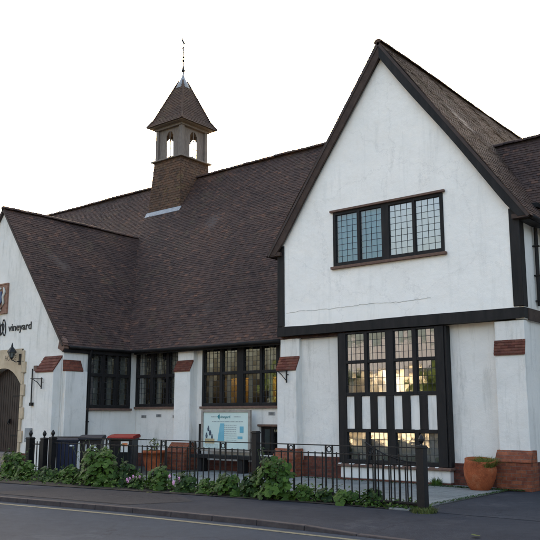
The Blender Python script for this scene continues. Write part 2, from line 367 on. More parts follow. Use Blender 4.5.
# ------------------------------------------------------------------ ground and road
def kerb_y(x):
    pts = [(-60, 5.2), (-30, 7.7), (-20, 8.85), (-14.5, 9.40), (-10.9, 9.78), (-8, 9.92), (-5, 9.95), (10, 9.9), (60, 9.9)]
    for (a, ya), (b, yb) in zip(pts, pts[1:]):
        if a <= x <= b: t = (x - a) / (b - a); return ya + (yb - ya) * t
    return 9.9
XS = [-60, -45, -35, -28, -24] + [-20 + i for i in range(0, 24)] + [8, 20, 60]
g = MB(); g.face([(-400, -400, -.13), (400, -400, -.13), (400, 400, -.13), (-400, 400, -.13)]); tag(g.build('ground', M['grass_ground']), kind='structure')
g = MB()
for a, b in zip(XS, XS[1:]): g.face([(a, kerb_y(a) - 8.6, -.085), (b, kerb_y(b) - 8.6, -.085), (b, kerb_y(b), -.085), (a, kerb_y(a), -.085)])
tag(g.build('road', M['asphalt']), kind='structure')
def drop(x):   # kerb drops to the road at the driveway
    if x < -7.6: return 0.0
    if x > -6.2: return -.065
    return -.065 * (x + 7.6) / 1.4
g = MB(); KX = [-60, -45, -35, -28, -24] + [-22 + i * .915 for i in range(0, 36)] + [20, 60]
for a, b in zip(KX, KX[1:]):
    e = .006 if b - a < 1 else 0
    for (z0) in (0,):
        a2, b2 = a + e, b - e
        za, zb = drop(a), drop(b)
        vs = [(a2, kerb_y(a), -.1), (b2, kerb_y(b), -.1), (b2, kerb_y(b) + .012, zb), (a2, kerb_y(a) + .012, za), (b2, kerb_y(b) + .11, zb + .001), (a2, kerb_y(a) + .11, za + .001), (a2, kerb_y(a) + .11, -.1), (b2, kerb_y(b) + .11, -.1)]
        g.poly(vs, [(0, 1, 2, 3), (3, 2, 4, 5), (0, 3, 5, 6), (1, 7, 4, 2)])
tag(g.build('kerb', M['kerb'], bevel=.012), kind='structure')
g = MB()
for a, b in zip(KX, KX[1:]):
    g.face([(a, kerb_y(a) + .112, drop(a) - .002), (b, kerb_y(b) + .112, drop(b) - .002), (b, kerb_y(b) + 1.0, 0), (a, kerb_y(a) + 1.0, 0)])
    g.face([(a, kerb_y(a) + 1.0, 0), (b, kerb_y(b) + 1.0, 0), (b, 13.6, 0), (a, 13.6, 0)])
tag(g.build('pavement', M['footway']), kind='structure')
g = MB(); g.poly([(-15.6, 9.7, .004), (-11.5, 10.05, .004), (-10.9, 11.2, .004), (-12.2, 12.0, .004), (-15.2, 11.4, .004)], [(0, 1, 2, 3, 4)])
tag(g.build('pavement_patch', M['patch']), kind='structure')
g = MB()
for a, b in zip([-60, -45, -35, -28, -24] + [-20 + i * .5 for i in range(30)], [-45, -35, -28, -24, -20] + [-20 + (i + 1) * .5 for i in range(30)]):
    g.face([(a, kerb_y(a) - .36, -.081), (b, kerb_y(b) - .36, -.081), (b, kerb_y(b) - .25, -.081), (a, kerb_y(a) - .25, -.081)])
tag(g.build('yellow_line', M['yellow']), kind='structure')
g = MB(); g.face([(-60, -6, .0), (60, -6, .0), (60, 1.0, .0), (-60, -2.6, .0)])
tag(g.build('far_pavement', M['footway']), kind='structure')
# forecourt
g = MB(); g.face([(-21.8, 12.9, .004), (-6.95, 12.5, .004), (-7.15, 18.5, .004), (-21.8, 18.5, .004)]); tag(g.build('forecourt_joints', M['joint']), kind='structure')
g = MB(); rs = random.Random(5)
for i in range(16):
    for j in range(-1, 9):
        x0, y0 = -16.4 + i * .6 + .008, 13.05 + j * .6 + .008
        if j < 0 and i < 15: continue
        x1, y1 = x0 + .584, y0 + .584
        if x1 > -7.0 - .035 * (y0 - 12.5): x1 = -7.0 - .035 * (y0 - 12.5)
        if x1 - x0 < .05: continue
        z = .022 + rs.uniform(-.003, .003); g.box(x0, x1, y0, min(y1, 18.2), -.02, z)
tag(g.build('paving_slabs', M['slab'], bevel=.005), kind='structure')
g = MB(); g.face([(-6.93, 12.52, .004), (30, 12.52, .004), (30, 18.5, .004), (-7.13, 18.5, .004)]); tag(g.build('driveway', M['apron']), kind='structure')
g = MB()
edge = [(-30, 10.6), (-20.4, 10.9), (-18.5, 11.15), (-16.4, 11.4), (-14.2, 11.75), (-11.5, 12.1), (-9.2, 12.35), (-6.7, 12.5)]
for (a, ya), (b, yb) in zip(edge[1:], edge[2:]): g.face([(a, ya, .012), (b, yb, .012), (b, 13.0, .012), (a, 13.0, .012)])
tag(g.build('flower_bed', M['soil']), kind='structure')

# ------------------------------------------------------------------ the church hall
YJ = 17.2; HW = 17.75; LW = 14.8; YB = 17.25
hall = thing('church_hall', (-14, 18, 0), 'white roughcast and black timber church hall with tiled roofs and belfry', 'building')
def fy(y0): return lambda u, v, d: (u, y0 + d, v)
def fxe(x0): return lambda u, v, d: (x0 - d, u, v)      # east-facing wall at x0, u along y

# wing: upper gable (jettied), lower wall
CX = -10.07
up = wall([(-13.45, 3.86), (-6.70, 3.86), (-6.70, 6.36), (CX, 11.0), (-13.45, 6.36)], [rect(-11.62, -8.52, 5.50, 6.98)], fy(YJ), .25, 'gable_wall', M['plaster_top'], hall)
tag(up, 'white upper gable wall over the black beam')
lw = wall(rect(-13.5, -6.64, 0, 3.75), [rect(-11.5, -8.7, .4, 3.74)], fy(17.45), .25, 'lower_wall', M['plaster'], hall)
wall(rect(17.452, 20, 0, 3.75), [], fxe(-6.642), .2, 'side_wall', M['plaster'], hall)
wall(rect(17.22, 27, 3.74, 6.4), [], fxe(-6.60), .2, 'side_wall', M['plaster'], hall)
mb = MB(); mb.box(-13.3, -6.8, 21.2, 21.4, 0, 8); mb.box(-13.3, -6.86, 17.75, 21.2, 3.8, 3.88); mb.box(-13.4, -13.3, 17.75, 21.2, 0, 6)
mb.box(-36, -6.8, 17.9, 28, -.02, .05); mb.build('inner_wall', M['inner'], hall)
# timber
t = MB(); rr = random.Random(31); N_ = 26; xs_ = [-13.6 + (7.025 / N_) * i for i in range(N_ + 1)]; za_ = [3.755 + .010 * math.sin(x * .9) + rr.uniform(-.004, .004) for x in xs_]; zb2 = [4.005 + .010 * math.sin(x * 1.3 + 1) + rr.uniform(-.004, .004) for x in xs_]; yy_ = [YJ - .035 + rr.uniform(-.004, .004) for x in xs_]
for i in range(N_):
    a, b = xs_[i], xs_[i + 1]
    t.poly([(a, yy_[i], za_[i]), (b, yy_[i + 1], za_[i + 1]), (b, yy_[i + 1], zb2[i + 1]), (a, yy_[i], zb2[i]), (a, YJ + .2, za_[i]), (b, YJ + .2, za_[i + 1]), (b, YJ + .2, zb2[i + 1]), (a, YJ + .2, zb2[i])], [(0, 1, 2, 3), (0, 4, 5, 1), (3, 2, 6, 7)] + ([(0, 3, 7, 4)] if i == 0 else []) + ([(1, 5, 6, 2)] if i == N_ - 1 else []))
t.build('jetty_beam', M['timber'], hall, fixn=False)
t = MB(); t.box(-6.598, -6.56, YJ + .21, 18.45, 3.72, 4.0); t.build('jetty_beam', M['timber_brown'], hall, bevel=.012)
for (a, b) in ((-13.6, -13.36), (-6.82, -6.575)):
    t = MB(); t.box(a, b, YJ - .03, YJ + .24, 4.022, 6.30); t.build('corner_post', M['timber'], hall, bevel=.015)
# bargeboards : follow the slope, .26 deep
def bargeboard(sx):
    t = MB(); n = 14; xe = CX + sx * 3.78; y0, y1 = YJ - .14, YJ - .07
    def top(s): return (CX + sx * 3.78 * s, 11.36 - 5.3 * s)
    fr = []
    for i in range(n + 1):
        s = i / n; x, z = top(s); fr.append((x, z, .40 + .03 * math.sin(s * 9)))
    for (xa, za, ha), (xb, zb, hb) in zip(fr, fr[1:]):
        t.poly([(xa, y0, za), (xb, y0, zb), (xb, y0, zb - hb), (xa, y0, za - ha), (xa, y1, za), (xb, y1, zb), (xb, y1, zb - hb), (xa, y1, za - ha)],
               [(0, 1, 2, 3), (7, 6, 5, 4), (0, 4, 5, 1), (3, 2, 6, 7)])
    t.v = [(x, y, max(z, 6.06)) for x, y, z in t.v]
    t.build('bargeboard', M['timber'] if sx > 0 else M['timber_brown'], hall)
    t = MB(); x, z = top(1.0)      # soffit return at the foot
    t.box(min(x, CX + sx * 3.36), max(x, CX + sx * 3.36), y0 + .01, YJ + .05, 6.02, 6.12); t.build('soffit', M['timber_brown'], hall)
for sx in (-1, 1): bargeboard(sx)

# ---- roofs
def gable_roof(name, axis, c, ze, zr, half, a0, a1, tm, sides=(1, -1), big=(), seed=1, th=.07):
    """axis 'y': ridge runs along y at x=c; axis 'x': ridge along x at y=c. half: half width to eave."""
    deck = MB(); sl = math.hypot(half, zr - ze)
    for s in (1, -1):
        if axis == 'y': O = Vector((c + s * half, a0, ze)); U = Vector((0, 1, 0)); V = Vector((-s * half, 0, zr - ze)) / sl
        else: O = Vector((a0, c + s * half, ze)); U = Vector((1, 0, 0)); V = Vector((0, -s * half, zr - ze)) / sl
        Nn = U.cross(V); 
        if Nn.z < 0: Nn = -Nn
        L = a1 - a0
        q = [O + Nn * -.012, O + U * L - Nn * .012, O + U * L + V * sl - Nn * .012, O + V * sl - Nn * .012]
        deck.poly(q + [p - Nn * th for p in q], [(0, 1, 2, 3), (7, 6, 5, 4), (0, 4, 5, 1), (1, 5, 6, 2), (3, 7, 4, 0)])
        if s in sides:
            mb = MB(); tiles(mb, O, U, V, Nn, lambda v: (0, L), -.05, sl - .04, seed=seed + s, wob=.016)
            mb.build('roof_slope', tm, hall, fixn=False)
    deck.build('roof_deck', M['deck'], hall)
gable_roof('hall', 'x', 22.85, 3.72, 11.40, 5.5, -38, -10.1, M['tile'], sides=(-1,), seed=11)
gable_roof('wing', 'y', CX, 6.06, 11.42, 3.80, YJ - .16, 27.6, M['tile_mossy'], sides=(1, -1), seed=21)
gable_roof('left', 'y', -23.65, 3.72, 8.63, 3.72, LW - .10, 21.6, M['tile'], sides=(1, -1), seed=31)
gable_roof('right', 'x', 20.13, 6.06, 8.91, 2.0, -9.3, 3.3, M['tile'], sides=(-1,), seed=41)
ridge_tiles('ridge_tiles', (-38, 22.85, 11.43), (-10.3, 22.85, 11.43), hall, M['tile'])
ridge_tiles('ridge_tiles', (CX, YJ - .17, 11.45), (CX, 27.5, 11.43), hall, M['tile_mossy'], r=.10)
ridge_tiles('ridge_tiles', (-23.65, LW - .1, 8.66), (-23.65, 20.9, 8.66), hall, M['tile'], r=.10)
ridge_tiles('ridge_tiles', (-8.3, 20.13, 8.94), (3.2, 20.13, 8.94), hall, M['tile'], r=.10)
# verge mortar / undercloak strips
t = MB()
for sx in (1, -1): t.bar((-23.65 + sx * .02, LW - .04, 8.56), (-23.65 + sx * 3.68, LW - .04, 3.70), .05, .05, up=(0, 1, 0))
t.build('verge', M['timber_brown'], hall)
mb = MB(); mb.box(-6.95, -6.5, 18.2, 18.9, 6.5, 6.62); mb.build('roof_hatch', M['timber'], hall, bevel=.01)
# gutters, fascia
t = MB(); t.box(-19.8, -13.6, 17.42, 17.52, 3.56, 3.72); t.build('fascia', M['timber'], hall, bevel=.01)
t = MB(); t.box(-20.02, -19.92, 14.75, 17.42, 3.50, 3.68); t.build('fascia', M['timber'], hall, bevel=.01)
t = MB(); t.tube([(-19.9, 17.34, 3.66), (-13.62, 17.34, 3.66)], .055, 10); t.tube([(-19.86, 17.34, 3.66), (-19.86, 14.9, 3.66)], .05, 10); t.build('gutter', M['timber'], hall, smooth=True)
t = MB(); t.tube([(-6.26, 17.15, 6.02), (-6.26, 18.15, 6.0)], .06, 10); t.build('gutter', M['timber'], hall, smooth=True)
t = MB(); t.box(-6.58, -6.33, 17.2, 18.2, 5.98, 6.05); t.build('soffit', M['timber'], hall)
t = MB(); t.tube([(-6.52, 18.02, 5.95), (-6.52, 18.02, 5.6), (-6.53, 18.02, 4.1)], .045, 10)
for z in (5.5, 4.8, 4.2): t.box(-6.60, -6.46, 17.96, 18.08, z, z + .03)
t.build('downpipe', M['timber'], hall)
t = MB(); t.tube([(-19.84, 15.72, 3.6), (-19.93, 15.72, 3.3), (-19.93, 15.72, .1)], .035, 8)
for z in (2.6, 1.4, .5): t.box(-19.98, -19.88, 15.67, 15.77, z, z + .03)
t.build('downpipe', M['timber'], hall)
# kneelers
t = MB(); t.prism([(-20.22, LW - .08, 3.62), (-19.98, LW - .08, 3.52), (-19.90, LW - .08, 3.62), (-19.95, LW - .08, 3.80), (-20.12, LW - .08, 4.0)], (0, .2, 0)); t.build('kneeler', M['sill'], hall, bevel=.01)

# hall walls
wall(rect(-20.0, -13.4, 0, 3.7), [rect(-20.0 + .02, -17.9, 1.88, 3.62), rect(-16.95, -13.98, 1.88, 3.62), rect(-14.72, -13.95, .5, 1.3)], fy(HW), .25, 'front_wall', M['plaster_left'], hall)
wall([(-27.4, 0), (-22.95 - 1.15, 0), (-24.1, 2.6), (-23.9, 2.9), (-23.4, 3.08), (-23.1, 3.12), (-22.8, 3.08), (-22.3, 2.9), (-22.1, 2.6), (-22.1, 0), (-20.0, 0), (-20.0, 3.72), (-23.65, 8.50), (-27.3, 3.72)], [],
     fy(LW), .3, 'left_gable_wall', M['plaster_left'], hall)
wall(rect(LW + .302, HW - .002, 0, 3.75), [rect(15.72, 17.45, 1.82, 3.60)], fxe(-20.002), .25, 'side_wall', M['plaster_left'], hall)
wall(rect(LW + .302, 22, 0, 3.75), [], fxe(-27.1), .25, 'side_wall', M['plaster_left'], hall)
rw = [(-34.2, -31.2), (-30.4, -27.4), (-26.6, -23.6), (-22.8, -19.8), (-19.0, -16.0)]
wall(rect(-38, -10, 0, 3.75), [rect(a, b, 1.9, 3.4) for a, b in rw], lambda u, v, d: (u, 28.2 - d, v), .2, 'rear_wall', M['inner'], hall)
for a, b in rw:
    t = MB(); t.box(a, b, 28.0, 28.1, 1.9, 1.98); t.box(a, b, 28.0, 28.1, 3.32, 3.4)
    for k in range(5): x = a + (b - a - .1) * k / 4; t.box(x, x + .1, 28.0, 28.1, 1.98, 3.32)
    f = t.build('rear_window', M['timber'], hall); t = MB(); t.box(a, b, 28.04, 28.05, 1.95, 3.35); t.build('pane', M['amber'], f)
mb = MB(); mb.box(-38, -27.4, HW, HW + .25, 0, 3.75); mb.box(-13.5, -13.3, 17.76, 28, 0, 6.1); mb.box(-6.8, -6.642, 20.01, 28, 0, 3.72); mb.box(-13.3, -6.8, 27.3, 27.5, 0, 6.2)
mb.prism([(-37.9, 17.75, 0), (-37.9, 28, 0), (-37.9, 28, 3.8), (-37.9, 22.85, 11.2), (-37.9, 17.75, 3.8)], (.2, 0, 0))
mb.prism([(-13.4, 27.3, 6.1), (-6.8, 27.3, 6.1), (CX, 27.3, 11.2)], (0, .2, 0)); mb.build('rear_wall', M['plaster'], hall)
mb = MB(); mb.box(-6.63, 3, 18.5, 18.7, 0, 6.1); mb.box(2.8, 3, 18.7, 21.8, 0, 6.1); mb.prism([(2.8, 18.5, 6.1), (2.8, 21.8, 6.1), (2.8, 20.13, 8.7)], (.2, 0, 0)); mb.build('right_range_wall', M['plaster'], hall)
# brick plinths
def bx(name, m, *a, bevel=.008, parent=hall):
    t = MB(); t.box(*a); return t.build(name, m, parent, bevel=bevel)
bx('plinth', M['brick_dark'], -12.9, -11.6, 17.41, 17.448, 0, .55)
bx('plinth', M['brick_dark'], -8.60, -7.35, 17.41, 17.448, 0, .52)
bx('plinth', M['brick_dark'], -6.64, -6.60, 17.46, 18.45, 0, .60)
bx('plinth', M['brick_dark'], -17.0, -13.6, 17.71, 17.748, 0, .30)
bx('plinth', M['brick_dark'], -19.99, -17.95, 17.71, 17.748, 0, .42)
bx('plinth', M['brick_dark'], -21.9, -20.04, 14.76, 14.798, 0, .45)

# ---- buttresses
def weather_slab(b, pr, x0, x1, th=.05):
    (ya, za), (yb, zb_) = pr; t = MB(); n = 5; rr = random.Random(int(x0 * 100))
    t.prism([(x0 + .004, ya, za), (x0 + .004, yb, zb_ - .03), (x0 + .004, yb, zb_), (x0 + .004, ya, za + .035)], (x1 - x0 - .008, 0, 0))
    for i in range(n):
        f0, f1 = i / n, (i + 1) / n; y0_, z0_ = ya + (yb - ya) * f0, za + (zb_ - za) * f0; y1_, z1_ = ya + (yb - ya) * f1, za + (zb_ - za) * f1
        x = x0 - (.08 if i % 2 else 0)
        while x < x1 - .02:
            xa, xb = max(x, x0) + .002, min(x + .165, x1) - .002; l = rr.uniform(-.003, .003); t.cur = rr.random()
            if xb - xa > .02: t.poly([(xa, y0_ - .008, z0_ + th + l), (xb, y0_ - .008, z0_ + th + l), (xb, y1_, z1_ + th - .022), (xa, y1_, z1_ + th - .022), (xa, y0_ - .008, z0_ + th - .018 + l), (xb, y0_ - .008, z0_ + th - .018 + l), (xb, y1_, z1_ + .02), (xa, y1_, z1_ + .02)], [(0, 1, 2, 3), (0, 4, 5, 1), (0, 3, 7, 4), (1, 5, 6, 2), (4, 7, 6, 5)])
            x += .165
    return t.build('weathering', M['red_tile'], b, fixn=False)
def buttress(x0, x1, yw, p1, p2, z1=.60, zc=.86, z2=2.85, z3=3.22, ztop=3.72, up_p=.0, m='plaster'):
    """p1: projection of brick base, p2: projection of plastered shaft, up_p: projection above the weathering"""
    t = MB(); pr = [(yw + .02, .3), (yw - p2, .3), (yw - p2, z2), (yw - up_p, z3 - .03)] + ([(yw - up_p, ztop), (yw + .02, ztop)] if up_p > 0 else [(yw + .02, z3 - .03)])
    t.prism([(x0, y, z) for y, z in pr], (x1 - x0, 0, 0)); b = t.build('buttress', M[m], hall, bevel=.018)
    weather_slab(b, [(yw - p2 - .03, z2 - .03), (yw - up_p - .003, z3)], x0 - .015, x1 + .015)
    t = MB(); t.box(x0 - .05, x1 + .05, yw - p1, yw - .0, 0, z1); t.build('brick_base', M['brick'], b, bevel=.01)
    t = MB(); t.prism([(x0 - .06, yw - p1 - .02, z1 + .002), (x0 - .06, yw - p1 - .02, z1 + .03), (x0 - .06, yw - p2 - .003, zc), (x0 - .06, yw - .05, zc), (x0 - .06, yw - .05, z1 + .002)], (x1 - x0 + .12, 0, 0))
    t.build('brick_cap', M['brick'], b, bevel=.008)
    return b
buttress(-7.32, -6.62, 17.45, .42, .27, up_p=.22, z2=2.97, z3=3.26)
buttress(-13.62, -12.96, 17.45, .40, .27, up_p=.12, z2=2.84, z3=3.18, z1=.45, zc=.74)
buttress(-17.90, -17.22, 17.75, .55, .32, up_p=.18, z2=2.97, z3=3.27, z1=.5, zc=.80, m='plaster_left')
# corner buttresses of the left wing
t = MB(); t.prism([(-20.93, LW - .001, 0), (-20.93, LW - .30, 0), (-20.93, LW - .30, 2.93), (-20.93, LW - .001, 3.36)], (.86, 0, 0)); b = t.build('buttress', M['plaster_left'], hall, bevel=.018)
weather_slab(b, [(LW - .33, 2.90), (LW - .003, 3.38)], -20.95, -20.05)
bx('kneeler', M['sill'], -21.12, -20.96, LW - .28, LW - .003, 2.95, 3.12)
t = MB(); t.box(-20.0, -19.86, LW + .0, 15.62, 0, 2.94); b = t.build('buttress', M['plaster_left'], hall, bevel=.02)
t = MB(); t.prism([(-19.84, LW - .02, 2.93), (-19.84, LW - .02, 2.97), (-19.995, LW - .02, 3.28), (-19.995, LW - .02, 2.93)], (0, .66, 0)); t.build('weathering', M['redtile'], b, bevel=.006)

# ---- leaded windows
def light(mbp, mbl, O, U, W, H, nc, nr, rs, came=.008, tilt=.3):
    """quarries + cames of one light, O lower-left corner, U horizontal unit vector, outward normal = U x Z... (pane plane)"""
    O, U = Vector(O), Vector(U); Z = Vector((0, 0, 1)); n = U.cross(Z); cw, ch = W / nc, H / nr
    for i in range(nc):
        for j in range(nr):
            a, b = R(rs.gauss(0, tilt)), R(rs.gauss(0, tilt)); c = O + U * (i + .5) * cw + Z * (j + .5) * ch
            q = []
            for sx, sz in ((-1, -1), (1, -1), (1, 1), (-1, 1)):
                du, dz = sx * cw / 2, sz * ch / 2; q.append(c + U * du + Z * dz + n * (du * a + dz * b))
            mbp.face(q)
    for i in range(nc + 1): p = O + U * i * cw + n * .004; mbl.bar(p, p + Z * H, came, .012, up=n)
    for j in range(nr + 1): p = O + Z * j * ch + n * .004; mbl.bar(p, p + U * W, came, .012, up=n)
def window(name, O, U, xs, zs, x0, x1, z0, z1, nc, nr, rs, depth=.12, inset=.07, sill=None, head=None, label=None, came=.009, fm='timber', skip=None):
    """frame around the lights xs [(a,b)], rows zs [(a,b)] on the plane through O"""
    O, U = Vector(O), Vector(U); n = U.cross(Vector((0, 0, 1)))
    def pt(u, z, d): return O + U * u + Vector((0, 0, z)) + n * d
    fr = MB(); eu = sorted({x0, x1, *[a for p in xs for a in p]}); ez = sorted({z0, z1, *[a for p in zs for a in p]})
    def cell(ua, ub, za, zb):
        vs = [pt(u, z, d) for u in (ua, ub) for d in (0, -depth) for z in (za, zb)]
        fr.poly(vs, [(0, 1, 3, 2), (4, 6, 7, 5), (0, 4, 5, 1), (2, 3, 7, 6), (0, 2, 6, 4), (1, 5, 7, 3)])
    prev = x0
    for a, b in list(xs) + [(x1, x1)]:
        if skip and prev != x0 and a != x1: cell(prev, a, z0, skip[0]); cell(prev, a, skip[1], z1)
        else: cell(prev, a, z0, z1)
        prev = b
    for a, b in xs:
        pz = z0
        for c, d in list(zs) + [(z1, z1)]:
            cell(a + .0005, b - .0005, pz, c) if c - pz > .004 else None; pz = d
    w = fr.build(name, M[fm], hall, bevel=.008)
    if label: w['label'] = label
    for a, b in xs:
        for c, d in zs:
            mp, ml = MB(), MB(); light(mp, ml, pt(a, c, -inset), U, b - a, d - c, nc, nr, rs, came)
            mp.build('pane', M['glass'], w, fixn=False); ml.build('leading', M['leadcame'], w, fixn=False)
    if sill:
        t = MB(); p = sill; vs = [pt(u, z, d) for u in (x0 - .06, x1 + .06) for d in (p, -depth) for z in (z0 - .07, z0 - .002)]
        t.poly(vs, [(0, 1, 3, 2), (4, 6, 7, 5), (0, 4, 5, 1), (2, 3, 7, 6), (0, 2, 6, 4), (1, 5, 7, 3)]); t.build('sill', M['sill'], w, bevel=.008)
    if head:
        t = MB(); p = head; vs = [pt(u, z, d) for u in (x0 - .07, x1 + .07) for d in (p, -.02) for z in (z1 + .002, z1 + .06)]
        t.poly(vs, [(0, 1, 3, 2), (4, 6, 7, 5), (0, 4, 5, 1), (2, 3, 7, 6), (0, 2, 6, 4), (1, 5, 7, 3)]); t.build('drip_board', M['sill'], w, bevel=.008)
    return w
rs = random.Random(9)
w = window('window', (0, YJ - .03, 0), (1, 0, 0), [(-11.60, -10.93), (-10.84, -10.19), (-9.97, -9.30), (-9.22, -8.54)], [(5.60, 6.90)], -11.69, -8.45, 5.50, 6.98, 4, 8, rs, inset=.05, sill=.06, head=.06, label='upper gable window of four leaded lights')
bx('blind', M['curtain'], -9.99, -8.5, YJ + .10, YJ + .11, 5.52, 6.96, bevel=0, parent=w); [c.data.materials.__setitem__(0, M['glass_dim']) for c in w.children if c.name.startswith('pane') and max(v.co.x for v in c.data.vertices) < -10.1]  # pale blind behind the right pair; left panes get weaker reflection
bx('blind', M['blueblind'], -11.6, -10.14, YJ + .10, YJ + .11, 5.52, 6.96, bevel=0, parent=w)  # added sheet, its blue imitates sky reflected in the left panes
w = window('window', (0, HW - .05, 0), (1, 0, 0), [(-16.89, -16.24), (-16.14, -15.55), (-15.30, -14.68), (-14.59, -14.07)], [(1.97, 2.81), (2.90, 3.60)], -16.97, -13.97, 1.88, 3.62, 4, 5, rs, sill=.04, label='four-light leaded window above the notice board')
for a in (-16.85, -16.1, -15.25, -14.5): bx('curtain', M['curtain'], a, a + .14, HW + .15, HW + .17, 1.9, 3.6, bevel=0, parent=w)
w = window('window', (0, HW - .05, 0), (1, 0, 0), [(-19.93, -19.29), (-19.16, -18.56), (-18.44, -17.98)], [(1.97, 2.81), (2.91, 3.60)], -19.99, -17.88, 1.88, 3.62, 4, 5, rs, sill=.04, label='leaded window between the inner corner and the buttress')
for a in (-19.95, -19.2, -18.5): bx('curtain', M['curtain'], a, a + .24, HW + .15, HW + .17, 1.9, 3.6, bevel=0, parent=w)
w = window('window', (-19.95, 0, 0), (0, 1, 0), [(15.83, 16.26), (16.37, 16.82), (16.93, 17.38)], [(1.93, 2.81), (2.91, 3.58)], 15.72, 17.45, 1.83, 3.60, 3, 5, rs, sill=.04, label='leaded window in the side wall of the left wing')
for a in (16.1, 16.65, 17.2): bx('curtain', M['curtain'], -20.2, -20.18, a, a + .20, 1.9, 3.6, bevel=0, parent=w)
# bay
cols = [(-11.38, -10.83), (-10.73, -10.20), (-9.97, -9.45), (-9.33, -8.84)]
bay = window('bay_window', (0, YB - .03, 0), (1, 0, 0), cols, [(.52, 1.19), (1.28, 2.09), (2.18, 2.92), (3.00, 3.68)], -11.58, -8.60, .42, 3.728, 4, 4, rs, depth=.16, inset=.06, skip=(1.275, 2.095), label='tall timber bay window with a row of white panels')
# the panel row: infill instead of glass
for ch in list(bay.children):
    zs_ = [v.co.z for v in ch.data.vertices]
    if min(zs_) > 1.25 and max(zs_) < 2.12: bpy.data.objects.remove(ch)
st = [(-11.38, -11.14), (-10.93, -10.67), (-10.47, -10.22), (-10.00, -9.76), (-9.54, -9.29), (-9.08, -8.85)]
for a, b in st:
    t = MB(); t.box(a, b, YB + .0, YB + .05, 1.27, 2.10); t.build('infill_panel', M['plaster'], bay)
for (a, b) in ((-11.14, -10.93), (-10.67, -10.47), (-10.22, -10.0), (-9.76, -9.54), (-9.29, -9.08)): bx('stud', M['timber'], a, b, YB - .036, YB + .04, 1.275, 2.095, parent=bay)
bx('side_frame', M['timber'], -8.597, -8.53, YB + .0, 17.44, .42, 3.725, parent=bay); bx('side_frame', M['timber'], -11.65, -11.583, YB + .0, 17.44, .42, 3.725, parent=bay)
t = MB(); t.box(-11.68, -8.50, YB - .10, 17.44, .35, .415); t.build('sill', M['sill'], bay, bevel=.01)
for i in range(9): x = -11.6 + i * .34 + random.uniform(-.03, .03); bx('sill_crust', M['plaster'], x, x + random.uniform(.06, .2), YB - .108, YB - .04, .4, .418 + random.uniform(.002, .012), bevel=.004, parent=bay)
t = MB(); t.box(-11.60, -8.56, YB - .02, 17.44, .06, .348); t.build('bay_plinth', M['plaster'], bay, bevel=.02)
t = MB(); t.box(-11.62, -8.54, YB - .04, 17.44, .0, .058); t.build('plinth_foot', M['brick_dark'], bay, bevel=.01)
mb = MB(); mb.box(-11.4, -8.82, YB + .2, YB + .21, .44, 1.24); mb.build('curtain', M['curtain'], bay)
for a, b2 in ((-11.4, -11.28), (-10.72, -10.64), (-9.98, -9.86)): bx('curtain', M['curtain'], a, b2, YB + .16, YB + .18, 2.2, 3.7, bevel=0, parent=bay)
# low window with dark opening behind the railing
w = window('low_window', (0, HW + .08, 0), (1, 0, 0), [(-14.62, -14.36), (-14.28, -14.02)], [(.56, 1.22)], -14.72, -13.95, .5, 1.3, 1, 1, rs, depth=.06, inset=.03, label='small low window beside the notice board')
mb = MB(); mb.box(-14.2, -13.98, HW + .18, HW + .2, .52, 1.24); mb.build('curtain', M['bluecloth'], w)
bx('lintel', M['sill'], -14.76, -13.66, HW - .05, HW - .003, 1.30, 1.36)
for x, y in ((-19.59, 1.57), (-18.89, 1.60), (-18.14, 1.57), (-14.26, 1.66)):
    t = MB(); t.box(x - .12, x + .12, HW - .012, HW - .001, y - .05, y + .05)
    a = t.build('air_brick', M['air'], hall, bevel=.004)
    t = MB()
    for i in range(5): t.box(x - .1 + i * .042, x - .08 + i * .042, HW - .014, HW - .011, y - .035, y + .035)
    t.build('slot', M['ink'], a)
# thin uneven line along the upper gable wall
t = MB(); pts = []; rr = random.Random(4)
for i in range(60):
    x = -13.3 + i * .075; pts.append((x, YJ - .006, 4.40 + .012 * math.sin(i * .23) + rr.uniform(-.016, .016) + .0002 * i))
t.tube(pts, .0035, 5); t.build('wall_cable', M['air'], hall)

# ---- door with stone surround
DX = -23.1
arch = lambda hw, zs, rise, n=9: [(DX - hw + 2 * hw * i / n, zs + rise * (1 - abs(2 * i / n - 1) ** 2.2)) for i in range(n + 1)]
inner = [(-24.1, .45)] + arch(1.0, 2.6, .52) + [(-22.1, .45)]
t = MB()
oi = arch(1.0, 2.6, .52)
y0, y1 = LW - .06, LW + .18
for (xa, za), (xb, zb) in zip(oi, oi[1:]):
    t.poly([(xa, y0, za), (xb, y0, zb), (xb, y0, 3.70), (xa, y0, 3.70), (xa, y1, za), (xb, y1, zb)], [(0, 1, 2, 3), (0, 4, 5, 1)])
t.box(-24.1, -22.1, y0, y1 - .05, 3.701, 3.72)
s = t.build('stone_surround', M['stone'], hall)
for sx in (-1, 1):
    t = MB(); z = .42; k = 0; rr = random.Random(2)
    while z < 3.6:
        h = min(.36, 3.70 - z); wd = .10 + (.10 if k % 2 else 0)
        xa = DX + sx * 1.0; xb = DX + sx * (1.0 + wd); t.box(min(xa, xb), max(xa, xb), y0, LW + .18, z + .003, z + h - .003); z += h; k += 1
    t.build('jamb', M['stone'], s, bevel=.01)
t = MB()
oi2 = arch(1.0, 2.6, .52, 16)
for i in range(16):
    xa, za = oi2[i]; xb, zb = oi2[i + 1]
    t.poly([(xa + .002, LW + .2, .45), (xb - .002, LW + .2, .45), (xb - .002, LW + .2, zb - .01), (xa + .002, LW + .2, za - .01), (xa + .01, LW + .19, .45), (xb - .01, LW + .19, .45), (xb - .01, LW + .19, zb - .02), (xa + .01, LW + .19, za - .02)], [(0, 1, 2, 3), (4, 5, 6, 7)])
d = t.build('door', M['door'], hall, fixn=False)
